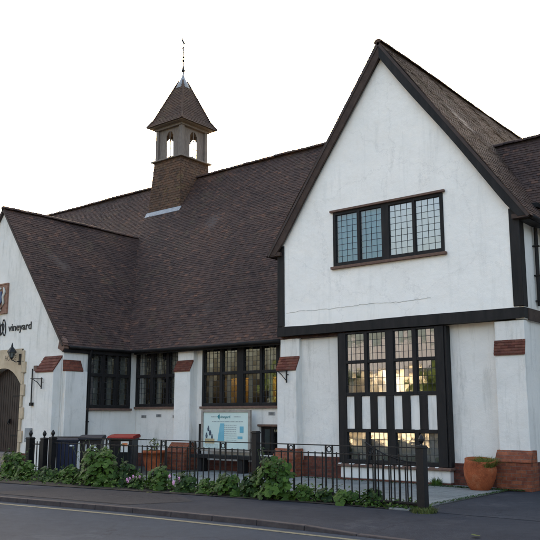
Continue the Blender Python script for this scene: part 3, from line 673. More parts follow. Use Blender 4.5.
t = MB(); t.box(-22.95, -22.90, LW + .13, LW + .18, 1.35, 1.5); t.tube([(-22.93, LW + .14, 1.3), (-22.93, LW + .10, 1.36), (-22.93, LW + .14, 1.46)], .012, 6); t.build('handle', M['iron'], d)
for z in (.95, 2.2):
    t = MB(); t.box(-22.2, -22.85, LW + .175, LW + .187, z, z + .05); t.build('strap_hinge', M['iron'], d)
text_obj('carved_lettering', 'HOUSE', .24, M['incised'], s, at_front(-23.05, y0 - .001, 3.36, .85), .003, .002)[0]

# ---- belfry on the ridge
BX, BY, bw, zl = -23.15, 22.68, .86, 12.08
bf = MB(); bf.box(BX - .76, BX + .76, BY - .76, BY + .76, 9.0, zl - .02)
belf = bf.build('belfry', M['deck'], hall); belf['label'] = 'square louvred bell turret on the ridge'
for k, (Uv, Nv) in enumerate((((1, 0, 0), (0, -1, 0)), ((0, 1, 0), (1, 0, 0)), ((-1, 0, 0), (0, 1, 0)), ((0, -1, 0), (-1, 0, 0)))):
    Uv, Nv = Vector(Uv), Vector(Nv); H = 2.6; flare = .16
    V = (Vector((0, 0, H)) - Nv * flare).normalized(); Nn = (Nv + Vector((0, 0, flare / H))).normalized()
    O = Vector((BX, BY, zl - H)) + Nv * (.80 + flare)
    mb = MB(); tiles(mb, O, Uv, V, Nn, lambda v: (-(.80 + flare * (1 - v / H)), .80 + flare * (1 - v / H)), 0, H, wob=.004, seed=50 + k, g=.11, tw=.165, lift=.026)
    mb.build('tile_hanging', M['tile_hung'], belf, fixn=False)
    t = MB(); q = [O + Uv * -(.79 + flare), O + Uv * (.79 + flare), O + V * H + Uv * .79, O + V * H - Uv * .79]; t.face([p - Nn * .012 for p in q]); t.build('backing', M['deck'], belf)
# lead flashing at base
def roofz(y): return 3.72 + (y - 17.35) * 7.68 / 5.5
t = MB(); yf = BY - .98; t.prism([(BX - 1.02, yf - .10, roofz(yf - .10) + .04), (BX - 1.02, yf + .03, roofz(yf) + .12), (BX - 1.02, yf + .03, roofz(yf) + .02)], (2.04, 0, 0))
t.build('flashing', M['lead'], belf)
t = MB(); t.box(BX - .92, BX + .92, BY - .92, BY + .92, zl, zl + .07); t.build('ledge', M['timber_grey'], belf, bevel=.012)
for sx in (-1, 1):
    for sy in (-1, 1):
        t = MB(); t.box(BX + sx * .78 - .085 * (1 + sx) , BX + sx * .78 + .085 * (1 - sx), BY + sy * .78 - .085 * (1 + sy), BY + sy * .78 + .085 * (1 - sy), zl + .072, 13.48)
        t.build('corner_post', M['timber_grey'], belf, bevel=.012)
for k in range(4):
    a = k * math.pi / 2; mt = Matrix.Translation((BX, BY, 0)) @ Matrix.Rotation(a, 4, 'Z'); t = MB()
    zz0, zz1, h0, ztop = zl + .072, 13.48, .20, 13.28
    for i in range(6):       # boards left and right of the lancet
        for sx in (-1, 1):
            xa, xb = h0 + i * .068 + .002, h0 + (i + 1) * .068 - .002
            if i < 6: t.box(min(sx * xa, sx * xb), max(sx * xa, sx * xb), -.70, -.67, zz0, zz1, m=mt)
    n = 8
    for i in range(n):       # arched head
        xa, xb = -h0 + 2 * h0 * i / n, -h0 + 2 * h0 * (i + 1) / n; xm = (xa + xb) / 2; za = 13.08 + .28 * math.sqrt(max(0, 1 - (abs(xm) / h0) ** 2))
        t.box(xa, xb, -.70, -.67, za, zz1, m=mt)
    t.box(-h0, h0, -.70, -.67, zz0, zz0 + .10, m=mt)
    t.box(-.018, .018, -.695, -.675, zz0, zz1 - .1, m=mt)
    for z in (12.6, 12.95): t.box(-h0, h0, -.695, -.675, z, z + .02, m=mt)
    t.build('boarded_side', M['timber_grey'], belf)
t = MB(); t.box(BX - .82, BX + .82, BY - .82, BY + .82, 13.481, 13.59); t.box(BX - 1.0, BX + 1.0, BY - 1.0, BY + 1.0, 13.592, 13.655); t.build('eaves_board', M['timber_grey'], belf)
zb, zt, he = 13.62, 15.80, 1.06
t = MB(); prof = [(he, zb), (he * .80, zb + .34), (.0 + .12, zt)]
# flared pyramid, tiled
for k, (Uv, Nv) in enumerate((((1, 0, 0), (0, -1, 0)), ((0, 1, 0), (1, 0, 0)), ((-1, 0, 0), (0, 1, 0)), ((0, -1, 0), (-1, 0, 0)))):
    Uv, Nv = Vector(Uv), Vector(Nv); mb = MB()
    for (ra, za), (rb, zb_) in zip(prof, prof[1:]):
        H = math.hypot(ra - rb, zb_ - za); V = (Nv * (rb - ra) + Vector((0, 0, zb_ - za))) / H; Nn = Uv.cross(V).normalized()
        if Nn.dot(Nv) < 0: Nn = -Nn
        O = Vector((BX, BY, za)) + Nv * ra
        tiles(mb, O, Uv, V, Nn, lambda v: (-(ra + (rb - ra) * min(1, v / H)), ra + (rb - ra) * min(1, v / H)), 0, H, wob=.003, seed=70 + k, g=.10, tw=.165, lift=.024)
        t.face([O - Uv * ra - Nn * .01, O + Uv * ra - Nn * .01, O + V * H + Uv * rb - Nn * .01, O + V * H - Uv * rb - Nn * .01])
    mb.build('belfry_roof', M['tile_mossy'], belf, fixn=False)
t.build('roof_backing', M['deck'], belf)
t = MB()
for sx, sy in ((1, -1), (-1, -1), (1, 1), (-1, 1)):
    for (ra, za), (rb, zb_) in zip(prof, prof[1:]): t.tube([(BX + sx * (ra + .01), BY + sy * (ra + .01), za + .03), (BX + sx * (rb + .01), BY + sy * (rb + .01), zb_ + .03)], .035, 6)
t.build('hip_tiles', M['tile_mossy'], belf)
t = MB(); t.lathe((BX, BY, 0), [(.27, 15.50), (.25, 15.66), (.15, 15.84), (.08, 16.0), (.04, 16.14)], 4 * 4); t.lathe((BX, BY, 0), [(.30, 15.46), (.30, 15.53)], 16); t.build('lead_cap', M['lead'], belf, smooth=False)
t = MB(); t.tube([(BX, BY, 16.08), (BX, BY, 17.40)], .03, 6)
for z, r in ((16.32, .09), (16.45, .06), (16.78, .065)): t.lathe((BX, BY, z), [(.005, -r), (r * .7, -r * .7), (r, 0), (r * .7, r * .7), (.005, r)], 10)
t.tube([(BX + .12 * math.cos(a) * .7, BY - .12 * math.cos(a) * .6, 17.26 + .15 * math.sin(a)) for a in [i * math.pi / 10 for i in range(21)]], .028, 6)
t.tube([(BX - .12, BY, 17.4), (BX, BY, 17.42), (BX + .02, BY, 17.6), (BX - .08, BY, 17.75), (BX - .12, BY, 17.88)], [.03, .03, .045, .045, .02], 6)
t.bar((BX - .22, BY, 16.95), (BX + .22, BY, 16.95), .025); t.bar((BX, BY - .22, 16.95), (BX, BY + .22, 16.95), .025)
t.build('weathervane', M['vane'], belf)

# ------------------------------------------------------------------ things on the walls
sg = thing('wall_sign', (-22.4, LW, 4.3), 'black vineyard lettering and looped logo on the left gable', 'sign')
o, wdt = text_obj('lettering', 'vineyard', .34, M['ink'], sg, at_front(-23.02, LW - .012, 4.33, 1.12), .008, .004)
t = MB()
for cx_, cz_, r1, r2, ro in ((-23.27, 4.47, .09, .27, .15), (-23.42, 4.42, .11, .20, -.5), (-23.58, 4.5, .09, .26, .3)):
    pts = [(cx_ + r1 * math.cos(a) * math.cos(ro) - r2 * math.sin(a) * math.sin(ro), LW - .02, cz_ + r1 * math.cos(a) * math.sin(ro) + r2 * math.sin(a) * math.cos(ro)) for a in [i * math.pi / 14 for i in range(29)]]
    t.tube(pts, .018, 6)
t.build('logo', M['ink'], sg)
pq = thing('wall_plaque', (-23.65, LW, 5.0), 'square painted heraldic relief plaque high on the left gable', 'plaque')
t = MB(); t.box(-24.1, -23.17, LW - .05, LW - .002, 4.98, 5.92); t.build('panel', M['plaque_a'], pq, bevel=.01)
t = MB()
for a in ((-24.14, -23.13, 5.92, 5.96), (-24.14, -23.13, 4.94, 4.98)): t.box(a[0], a[1], LW - .07, LW - .002, a[2], a[3])
t.box(-23.17, -23.13, LW - .07, LW - .002, 4.98, 5.92); t.box(-24.14, -24.1, LW - .07, LW - .002, 4.98, 5.92); t.build('frame', M['plaque_a'], pq)
t = MB(); t.prism([(-23.85, LW - .09, 5.7), (-23.45, LW - .09, 5.7), (-23.43, LW - .09, 5.35), (-23.65, LW - .09, 5.1), (-23.87, LW - .09, 5.35)], (0, .04, 0)); t.build('shield', M['plaque_b'], pq, bevel=.01)
t = MB()
t.tube([(-23.45, LW - .07, 5.1), (-23.3, LW - .08, 5.3), (-23.36, LW - .08, 5.5), (-23.26, LW - .08, 5.66), (-23.35, LW - .07, 5.82)], [.02, .045, .04, .05, .02], 8)
t.tube([(-23.85, LW - .07, 5.1), (-24.0, LW - .08, 5.3), (-23.94, LW - .08, 5.5), (-24.03, LW - .08, 5.66), (-23.95, LW - .07, 5.82)], [.02, .045, .04, .05, .02], 8)
t.tube([(-23.8, LW - .07, 5.04), (-23.65, LW - .08, 5.0), (-23.45, LW - .07, 5.06)], .03, 8); t.tube([(-23.8, LW - .07, 5.78), (-23.65, LW - .08, 5.84), (-23.5, LW - .07, 5.78)], .035, 8); t.build('relief', M['plaque_c'], pq, smooth=True)
ln = thing('wall_lantern', (-22.2, LW, 3.4), 'small black lantern on an iron bracket at the corner of the stone doorway', 'lantern')
lx, ly = -22.33, LW - .28
t = MB(); t.tube([(-22.18, LW - .062, 3.32), (-22.2, LW - .2, 3.28), (lx, ly, 3.36), (lx, ly, 3.42)], .016, 6); t.box(-22.24, -22.12, LW - .08, LW - .062, 3.2, 3.55); t.build('bracket', M['iron'], ln)
t = MB(); t.lathe((lx, ly, 0), [(.05, 3.42), (.12, 3.58), (.12, 3.585), (.005, 3.585)], 6); t.build('lamp_glass', M['lampglass'], ln)
t = MB(); t.lathe((lx, ly, 0), [(.15, 3.585), (.14, 3.62), (.06, 3.74), (.035, 3.76), (.03, 3.82), (.005, 3.90)], 6); t.lathe((lx, ly, 0), [(.03, 3.38), (.06, 3.42), (.05, 3.43)], 6)
for k in range(6):
    a = k * math.pi / 3; t.bar((lx + .05 * math.cos(a), ly + .05 * math.sin(a), 3.42), (lx + .122 * math.cos(a), ly + .122 * math.sin(a), 3.585), .012)
t.build('lamp_cap', M['iron'], ln)
br = thing('iron_bracket', (-21.45, LW - .02, 2.7), 'thin iron sign bracket and rod on the wall by the left front buttress', 'bracket', 'wrought iron wall brackets')
t = MB(); t.tube([(-21.5, LW - .05, 3.05), (-21.47, LW - .06, 1.95)], .022, 6); t.box(-21.53, -21.41, LW - .09, LW - .003, 1.9, 2.0); t.build('rod', M['iron'], br)
t = MB(); t.bar((-21.1, LW - .37, 2.72), (-20.5, LW - .37, 2.70), .025); t.bar((-20.54, LW - .37, 2.74), (-20.54, LW - .37, 2.40), .025); t.tube([(-21.0, LW - .37, 2.70), (-20.75, LW - .37, 2.60), (-20.56, LW - .37, 2.46)], .012, 6); t.bar((-20.54, LW - .38, 2.6), (-20.54, LW - .30, 2.6), .02); t.build('arm', M['iron'], br)
br = thing('iron_bracket', (-13.3, 17.18, 2.7), 'short black iron sign bracket on the buttress left of the white lower wall', 'bracket', 'wrought iron wall brackets')
t = MB(); t.bar((-13.58, 17.10, 2.80), (-13.2, 17.10, 2.80), .03); t.bar((-13.23, 17.10, 2.82), (-13.23, 17.10, 2.48), .03); t.tube([(-13.52, 17.10, 2.79), (-13.4, 17.10, 2.70), (-13.25, 17.10, 2.55)], .012, 6); t.bar((-13.23, 17.10, 2.7), (-13.23, 17.19, 2.7), .025); t.build('arm', M['iron'], br)
mbx = thing('meter_box', (-21.45, LW, .9), 'small grey meter box low on the wall right of the doorway', 'meter box')
t = MB(); t.box(-21.70, -21.40, LW - .08, LW - .003, .80, 1.22); t.build('case', M['metalbox'], mbx, bevel=.01)
t = MB(); t.box(-21.68, -21.42, LW - .09, LW - .082, .83, 1.19); t.build('lid', M['metalbox'], mbx, bevel=.004)

# notice board
nb = thing('notice_board', (-15.7, 17.35, 0), 'large framed pale green notice board in front of the hall wall', 'notice board')
NY = 17.36
t = MB(); t.box(-16.55, -14.80, NY, NY + .04, .62, 1.70); t.build('panel', M['board'], nb)
t = MB()
t.box(-16.63, -16.553, NY - .03, NY + .05, .58, 1.76); t.box(-14.797, -14.72, NY - .03, NY + .05, .58, 1.76); t.box(-16.553, -14.797, NY - .03, NY + .05, 1.70, 1.76); t.box(-16.553, -14.797, NY - .03, NY + .05, .58, .63); t.build('frame', M['board_frame'], nb, bevel=.006)
for x in (-16.75, -14.68):
    t = MB(); t.box(x, x + .06, NY + .0, NY + .07, 0, 1.36 if x < -16 else 1.0); t.build('post', M['timber'], nb, bevel=.006)
text_obj('header_lettering', 'vineyard', .115, M['teal'], nb, at_front(-15.88, NY - .004, 1.53, 1.0), .002, .001)
t = MB(); t.prism([(-16.0, NY - .004, 1.57), (-15.91, NY - .004, 1.66), (-15.91, NY - .004, 1.48)], (0, .003, 0)); t.prism([(-15.97, NY - .006, 1.57), (-15.90, NY - .006, 1.62), (-15.90, NY - .006, 1.52)], (0, .002, 0)); t.build('header_logo', M['teal'], nb)
rr = random.Random(8)
def words(x0, x1, z, h):
    t = MB(); x = x0
    while x < x1: w_ = rr.uniform(.02, .07); t.box(x, min(x + w_, x1), NY - .004, NY - .001, z, z + h); x += w_ + .018
    t.build('text_line', M['greytext'], nb)
words(-16.25, -16.03, 1.555, .03); words(-15.35, -15.1, 1.555, .03); words(-16.2, -15.0, 1.42, .025)
for i in range(9): words(-15.72, -15.25, 1.32 - i * .06, .018)
for i in range(3): words(-16.45, -15.95, .76 - i * .035, .014)
t = MB(); t.prism([(-15.98, NY - .005, .88), (-15.72, NY - .005, .88), (-15.72, NY - .005, 1.38), (-15.88, NY - .005, 1.38)], (0, .003, 0)); t.build('blue_print', M['blue'], nb)
t = MB()
for x, z, s_ in ((-16.35, 1.22, .07), (-16.28, 1.1, .09), (-16.42, 1.02, .08), (-16.2, .98, .07)): t.lathe((x, NY - .001, z), [(s_ * .4, -.07), (s_ * .6, 0), (s_ * .2, .09)], 8)
for v_i in range(len(t.v)): x, y, z = t.v[v_i]; t.v[v_i] = (x, NY - .003 + (y - NY) * .02, z)
t.build('photo_print', M['darkprint'], nb)
t = MB(); t.box(-16.48, -16.1, NY - .006, NY - .003, .8, .94); t.build('ochre_print', M['ochre'], nb)
t = MB(); t.box(-15.12, -14.98, NY - .005, NY - .002, 1.12, 1.3); t.box(-15.2, -15.02, NY - .005, NY - .002, .95, 1.02); t.build('side_print', M['blue'], nb)
# bench
bn = thing('bench', (-15.3, 17.1, 0), 'long dark timber bench under the notice board', 'bench')
t = MB()
for i in range(3): t.box(-16.72, -13.80, 16.98 + i * .115, 17.085 + i * .115, .46, .50)
t.box(-16.7, -13.82, 16.95, 16.98, .40, .50)
t.build('seat', M['timber'], bn, bevel=.006)
for x in (-16.45, -14.88, -14.0):
    t = MB(); t.box(x, x + .17, 17.0, 17.28, 0, .458); t.build('leg', M['timber'], bn, bevel=.006)

# ------------------------------------------------------------------ steps
sp = thing('door_steps', (-23.1, 14.3, 0), 'worn stone steps leading up to the arched door', 'steps')
for i, (y, z) in enumerate(((13.85, .15), (14.15, .30), (14.45, .45))):
    t = MB(); t.box(-24.6 + i * .05, -21.75 - i * .12, y, LW + .19 if i == 2 else 14.45 + .3 * 0 + .0, (z - .15) + .001, z); t.build('step', M['stonestep'], sp, bevel=.015)

# ------------------------------------------------------------------ railings
FY = 12.85
rl = thing('iron_railing', (-12.4, FY, 0), 'long black iron railing with ringed panels in front of the hall', 'railing')
XL, XR = -17.85, -6.88
def railz(x): return 1.05
t = MB(); t.box(XL, XR, FY - .012, FY + .012, 1.045, 1.065); t.build('top_rail', M['iron'], rl)
t = MB(); t.box(XL, XR, FY - .018, FY + .018, .895, .915); t.build('rail', M['iron'], rl)
t = MB(); t.box(XL, XR, FY - .018, FY + .018, .10, .13); t.build('bottom_rail', M['iron'], rl)
rings = [-15.45, -13.45, -12.50, -11.57, -9.71, -8.78, -7.83]
for x in rings:
    t = MB()
    for dx in (-.078, .078): t.box(x + dx - .014, x + dx + .014, FY - .014, FY + .014, 0, 1.044)
    t.tube([(x + .05 * math.cos(a), FY, .98 + .05 * math.sin(a)) for a in [i * math.pi / 10 for i in range(21)]], .011, 6); t.build('ring_panel', M['iron'], rl)
x = XL + .12; rr = random.Random(6); nbal = 0
while x < XR - .05:
    if min(abs(x - r_) for r_ in rings) > .10 and abs(x + 10.64) > .12:
        t = MB(); l = rr.uniform(-.004, .004); t.bar((x + l, FY, .02), (x - l + rr.uniform(-.003, .003), FY, .93), .019); t.build('baluster', M['iron'], rl, fixn=False); nbal += 1
    x += .169
def finial(t, x, y, z, r=.05):
    t.lathe((x, y, z), [(.03, 0), (.022, .03), (r, .08), (r * 1.05, .11), (r * .7, .15), (.008, .19)], 12)
def post(parent, x, y, w, h, ball=True, name='post'):
    t = MB(); t.box(x - w / 2, x + w / 2, y - w / 2, y + w / 2, -.02, h); t.box(x - w / 2 - .012, x + w / 2 + .012, y - w / 2 - .012, y + w / 2 + .012, h - .05, h - .02)
    if ball: finial(t, x, y, h)
    return t.build(name, M['iron'], parent, bevel=.006)
post(rl, -17.78, FY, .15, 1.05)
post(rl, -10.64, FY, .13, 1.30, False)
post(rl, -6.77, FY - .03, .145, 1.10)
for x, w_, lb in ((-18.72, .17, 'thick black iron gate post with ball top nearest the door steps'), (-18.10, .15, 'black iron gate post with ball top, middle one of the three')):
    gp = thing('gate_post', (x, FY + .05, 0), lb, 'gate post', 'black iron gate posts at the path')
    post(gp, x, FY + .05, w_, 1.03, name='shaft')
gt = thing('pedestrian_gate', (-18.4, FY + .1, 0), 'narrow iron gate between the ball topped posts', 'gate')
for za in (.84, .12): bx('rail', M['iron'], -18.62, -18.19, FY + .04, FY + .06, za, za + .03, bevel=0, parent=gt)
for i in range(3):
    t = MB(); t.bar((-18.53 + i * .12, FY + .05, .1), (-18.53 + i * .12, FY + .05, .93), .02); t.build('baluster', M['iron'], gt)
gl = thing('driveway_gate', (-7.0, 13.0, 0), 'swept topped iron gate leaf folded back behind the end of the railing', 'gate')
GY = 13.06  # moved with its root below
def gtop(x): s = (x + 8.15) / 1.1; return 1.13 - .33 * (1 - (1 - min(1, max(0, s))) ** 2)
t = MB(); pts = [(-8.15 + 1.1 * i / 12, GY, gtop(-8.15 + 1.1 * i / 12)) for i in range(13)]; t.tube(pts, .012, 6); t.build('top_rail', M['iron'], gl)
for za, zb_ in ((.07, .11), (.74, .765)): bx('rail', M['iron'], -8.15, -7.05, GY - .013, GY + .013, za, zb_, bevel=0, parent=gl)
for i in range(10):
    x = -8.1 + i * .113; t = MB(); t.bar((x, GY, .08), (x, GY, gtop(x) - (.0 if i % 2 == 0 else .10)), .018); t.build('baluster', M['iron'], gl)

rl.location.y -= .08; rl.rotation_euler.z = -.030
gl.location.y -= .40; gl.rotation_euler.z = -.030; gl.location.x += .15
# ------------------------------------------------------------------ wheelie bins
def wheelie(loc, rz, body, lid, label, w=.58, d=.72, h=.98, lidtilt=0, extra=None):
    b = thing('wheelie_bin', loc, label, 'wheelie bin', 'wheelie bins behind the railing', rz)
    Mx = Matrix.Translation(loc) @ Matrix.Rotation(rz, 4, 'Z')
    T = lambda p: Mx @ Vector(p)
    t = MB(); w0, d0 = w * .40, d * .36; w1, d1 = w * .49, d * .47
    vs = [T((sx * w0, sy * d0 + .02, .06)) for sx, sy in ((-1, -1), (1, -1), (1, 1), (-1, 1))] + [T((sx * w1, sy * d1, h)) for sx, sy in ((-1, -1), (1, -1), (1, 1), (-1, 1))]
    t.poly(vs, [(3, 2, 1, 0), (4, 5, 6, 7), (0, 1, 5, 4), (1, 2, 6, 5), (2, 3, 7, 6), (3, 0, 4, 7)])
    rim = [T((sx * (w1 + .02), sy * (d1 + .02), z)) for z in (h - .06, h - .005) for sx, sy in ((-1, -1), (1, -1), (1, 1), (-1, 1))]
    t.poly(rim, [(3, 2, 1, 0), (4, 5, 6, 7), (0, 1, 5, 4), (1, 2, 6, 5), (2, 3, 7, 6), (3, 0, 4, 7)])
    o = t.build('body', M[body], b, bevel=.015)
    t = MB(); n = 6; prof = [(-d1 - .05, h - .03), (-d1 - .05, h + .01), (-d1 + .02, h + .045), (0, h + .075), (d1 - .05, h + .085), (d1 + .06, h + .05), (d1 + .06, h + .0)]
    prof = [(y, z + (y + d1) * -lidtilt) for y, z in prof]
    a = [T((-w1 - .035, y, z)) for y, z in prof]; bb = [T((w1 + .035, y, z)) for y, z in prof]; k = len(prof)
    t.poly(a + bb, [tuple(range(k)), tuple(range(2 * k - 1, k - 1, -1))] + [(i, i + k, (i + 1) % k + k, (i + 1) % k) for i in range(k)]); t.build('lid', M[lid], b, bevel=.008)
    t = MB(); t.tube([T((-w * .35, d1 + .09, h - .02)), T((w * .35, d1 + .09, h - .02))], .015, 8)
    for sx in (-1, 1): t.tube([T((sx * w * .35, d1 + .0, h - .05)), T((sx * w * .35, d1 + .09, h - .02))], .014, 6)
    t.build('handle', M[body], b)
    for sx in (-1, 1):
        t = MB(); p = T((sx * w * .42, d * .36, .10)); q = T((sx * w * .50, d * .36, .10)); t.tube([p, q], .10, 16); t.build('wheel', M['rubber'], b)
    return b, T, w1, d1
ang = math.atan2(0 - 13.6, 0 + 18.1) + math.pi / 2       # front (-y local) to the camera
b1, T, w1, d1 = wheelie((-17.98, 13.55, 0), R(50), 'navy', 'bin_grey', 'navy blue wheelie bin, leftmost behind the railing', h=.96)
t = MB(); p = [T((.06, -d1 - .006, .80)), T((.20, -d1 - .006, .80)), T((.20, -d1 - .008, .835)), T((.06, -d1 - .008, .835))]; t.face(p); t.build('sticker', M['white'], b1)
b2, T, w1, d1 = wheelie((-17.55, 14.05, 0), R(42), 'bin_black', 'bin_grey', 'black wheelie bin with white house number between navy and red lidded bins', h=1.0)
mm = Matrix.Translation((-17.55, 14.05, 0)) @ Matrix.Rotation(R(42), 4, 'Z') @ Matrix.Translation((-.17, -d1 + .0, .69)) @ Matrix.Rotation(R(6), 4, 'X') @ FRONT
text_obj('house_number', '115', .24, M['white'], b2, mm, .012, .006)
b3, T, w1, d1 = wheelie((-15.62, 13.5, 0), R(34), 'bin_black', 'bin_red', 'black wheelie bin with bright red lid and a leaflet stuck on it', w=.60, d=.72, h=1.06)
t = MB(); t.face([T((.02, -d1 - .012, .72)), T((.22, -d1 - .012, .72)), T((.22, -d1 - .016, .98)), T((.02, -d1 - .016, .98))]); lf = t.build('leaflet', M['paper'], b3)
t = MB(); t.face([T((.06, -d1 - .016, .86)), T((.19, -d1 - .016, .86)), T((.19, -d1 - .019, .94)), T((.06, -d1 - .019, .94))]); t.build('leaflet_print', M['orange'], b3)

# ------------------------------------------------------------------ pots
def grass_mb(c, r, h, n, rs, wd=.008, lean=.35):
    mb = MB()
    for _ in range(n):
        a = rs.uniform(0, 6.28); q = r * math.sqrt(rs.random()); x, y = c[0] + q * math.cos(a), c[1] + q * math.sin(a); hh = h * rs.uniform(.5, 1.1)
        dx, dy = rs.gauss(0, lean) * hh, rs.gauss(0, lean) * hh; wv = Vector((math.cos(a + 1.6), math.sin(a + 1.6), 0)) * wd
        p0 = Vector((x, y, c[2])); p1 = p0 + Vector((dx * .4, dy * .4, hh * .6)); p2 = p0 + Vector((dx, dy, hh * .95)); r_ = rs.random()
        mb.face([p0 - wv, p0 + wv, p1 + wv * .8, p1 - wv * .8], r_); mb.face([p1 - wv * .8, p1 + wv * .8, p2], r_)
    return mb
pt_ = thing('terracotta_pot', (-7.66, 16.75, 0), 'large tilted terracotta pot of yellow green grass beside the brick buttress base', 'flower pot')
t = MB(); t.lathe((-7.62, 16.72, .02), [(.20, 0), (.27, .10), (.335, .28), (.355, .45), (.33, .60), (.335, .66), (.31, .66), (.29, .58), (.10, .54)], 32, cap=False); pb = t.build('pot', M['terracotta'], pt_, smooth=True)
pb.rotation_euler = (0, 0, 0)
t = MB(); t.lathe((-7.62, 16.72, .0), [(.005, .02), (.21, .02), (.21, .03)], 24); t.build('pot_base', M['terracotta'], pt_)
t = MB(); t.lathe((-7.62, 16.72, .0), [(.29, .56), (.005, .60)], 24, cap=False); t.build('soil', M['soil'], pt_)
rs2 = random.Random(12); t = grass_mb((-7.50, 16.68, .57), .25, .17, 900, rs2, .006, .9); t.build('grass', M['leaf_yellow'], pt_, fixn=False)
pt_.rotation_euler = (.09, .10, 0)
pt2 = thing('terracotta_pot', (-17.75, 16.6, 0), 'terracotta pot of yellowing leaves seen through the railing left of a brick base', 'flower pot')
t = MB(); t.lathe((-17.85, 16.6, .0), [(.22, 0), (.30, .30), (.33, .50), (.36, .50), (.36, .58), (.32, .58), (.30, .52), (.1, .5)], 24, cap=False); t.build('pot', M['terracotta'], pt2, smooth=True)

# ------------------------------------------------------------------ plants
def leaf_disc(mb, c, nrm, rad, rs, lobes=5, fold=.25, r=None):
    nrm = nrm.normalized(); u = nrm.orthogonal().normalized(); a0 = rs.uniform(0, 6.28); v = nrm.cross(u); r = rs.random() if r is None else r
    K = lobes * 2 + 2; ring = []
    for k in range(K):
        a = a0 + 2 * math.pi * (k / K) * .93; q = rad * (1 if k % 2 == 0 else .82) * rs.uniform(.92, 1.08)
        ring.append(c + (u * math.cos(a) + v * math.sin(a)) * q - nrm * (q * fold * rs.uniform(.4, 1.0)))
    base = c - nrm * rad * .02
    mb.poly([base] + ring, [(0, i + 1, i + 2) for i in range(K - 1)], r)
def mallow(name, x, y, rad, h, label, mt='leaf', flowers=0, seed=0, n=None, lr=(.035, .12), group='leafy plants growing along the foot of the railing'):
    rs = random.Random(seed + 100); p = thing(name, (x, y, 0), label, 'plant', group)
    lv, stm, lv2, stm2 = MB(), MB(), MB(), MB(); n = n or int(150 * (rad / .4) ** 1.6 * (h / .4) ** .5)
    for i in range(n):
        a = rs.uniform(0, 6.28); t_ = rs.random() ** .8; q = rad * math.sqrt(rs.random()) * (1 - .45 * t_ ** 2) * rs.uniform(.8, 1.15); z = .05 + h * t_
        c = Vector((x + q * math.cos(a) * 1.0, y + q * math.sin(a) * .75, z * rs.uniform(.8, 1.08)))
        nr = Vector((math.cos(a) * q / rad * 1.0, math.sin(a) * q / rad - .35, .55 + .6 * rs.random())) + Vector((rs.gauss(0, .3), rs.gauss(0, .3), 0))
        leaf_disc(lv, c, nr, rs.uniform(*lr) * (1.1 - .4 * t_), rs)
        if i % 3 == 0: stm.bar((x + (c.x - x) * .25, y + (c.y - y) * .25, .0), c, .008)
    stm.build('stem', M['stem'], p, fixn=False); lv.build('foliage', M[mt], p, fixn=False)
    for k in range(int(5 * rad / .4)):      # straggling shoots
        a = rs.uniform(0, 6.28); L_ = h * rs.uniform(.9, 1.35); q = rad * rs.uniform(.5, 1.15); tip = Vector((x + q * math.cos(a), y + q * math.sin(a) * .7, L_)); b0 = Vector((x + q * .3 * math.cos(a), y + q * .3 * math.sin(a), .1))
        for j in range(7):
            f = (j + 2) / 8; c = b0.lerp(tip, f) + Vector((rs.gauss(0, .03), rs.gauss(0, .03), 0)); leaf_disc(lv2, c, Vector((rs.gauss(0, .6), rs.gauss(-.4, .5), 1)), rs.uniform(.02, .055) * (1.2 - .6 * f), rs, 3)
        stm2.bar(b0, tip, .006)
    stm2.build('shoot', M['stem'], p, fixn=False); lv2.build('small_leaves', M['leaf' if mt == 'leaf_dark' else 'leaf_dark'], p, fixn=False)
    if flowers:
        for i in range(flowers):
            fl = MB(); a = rs.uniform(0, 6.28); c = Vector((x + rs.gauss(0, .09), y - rad * .6 + rs.gauss(0, .06), h * rs.uniform(.5, .95)))
            for k in range(5): ang = k * 1.257; leaf_disc(fl, c + Vector((math.cos(ang) * .024, -.01, math.sin(ang) * .024)), Vector((math.cos(ang) * .4, -1, math.sin(ang) * .4)), .022, rs, 2)
            fl.build('flower', M['petal'], p, fixn=False)
    return p
sl = [  # x, y, radius, height, label, material, flowers
 (-18.55, 12.25, .50, .62, 'broad leaved green plant at the foot of the thick gate post', 'leaf', 0),
 (-17.75, 12.1, .42, .48, 'bright leafy plant below the navy bin', 'leaf', 0),
 (-16.9, 12.25, .38, .32, 'low dark plant between the navy bin and the tall mallow', 'leaf_dark', 0),
 (-16.1, 12.25, .42, .42, 'loose green plant under the numbered bin', 'leaf', 0),
 (-15.1, 12.3, .66, .86, 'tall bushy mallow in front of the red lidded bin', 'leaf', 0),
 (-14.3, 12.45, .36, .62, 'dark bushy plant at the right foot of the tall mallow', 'leaf_dark', 0),
 (-13.75, 12.3, .30, .36, 'plant with pink flowers below the terracotta pot', 'leaf_dark', 6),
 (-13.1, 12.35, .42, .52, 'round leaved plant below the brick buttress base', 'leaf', 0),
 (-12.35, 12.4, .34, .42, 'dark plant with pink flowers left of the notice board', 'leaf_dark', 5),
 (-11.75, 12.45, .32, .28, 'low green plant under the notice board', 'leaf', 0),
 (-11.15, 12.45, .42, .44, 'spreading green plant left of the tall middle post', 'leaf', 0),
 (-10.6, 12.5, .36, .46, 'leafy plant at the foot of the tall middle post', 'leaf_dark', 0),
 (-10.0, 12.5, .50, .78, 'big pointed green plant right of the tall middle post', 'leaf', 0),
 (-9.4, 12.6, .30, .26, 'low weedy plant right of the big pointed plant', 'leaf', 0),
 (-8.9, 12.65, .30, .22, 'small low plant under the fifth ringed panel', 'leaf_dark', 0),
 (-8.35, 12.6, .34, .22, 'bright low plant near the bay end of the railing', 'leaf', 0),
 (-7.85, 12.68, .26, .30, 'reddish dark plant beside the folded gate', 'leaf_dark', 0)]
for i, (x, y, r_, h_, lb, mt_, fl_) in enumerate(sl): mallow('leafy_plant', x, y, r_ * (.85 if r_ < .45 else .98), h_ * (.85 if r_ < .45 else .95), lb, mt_, fl_, seed=i)
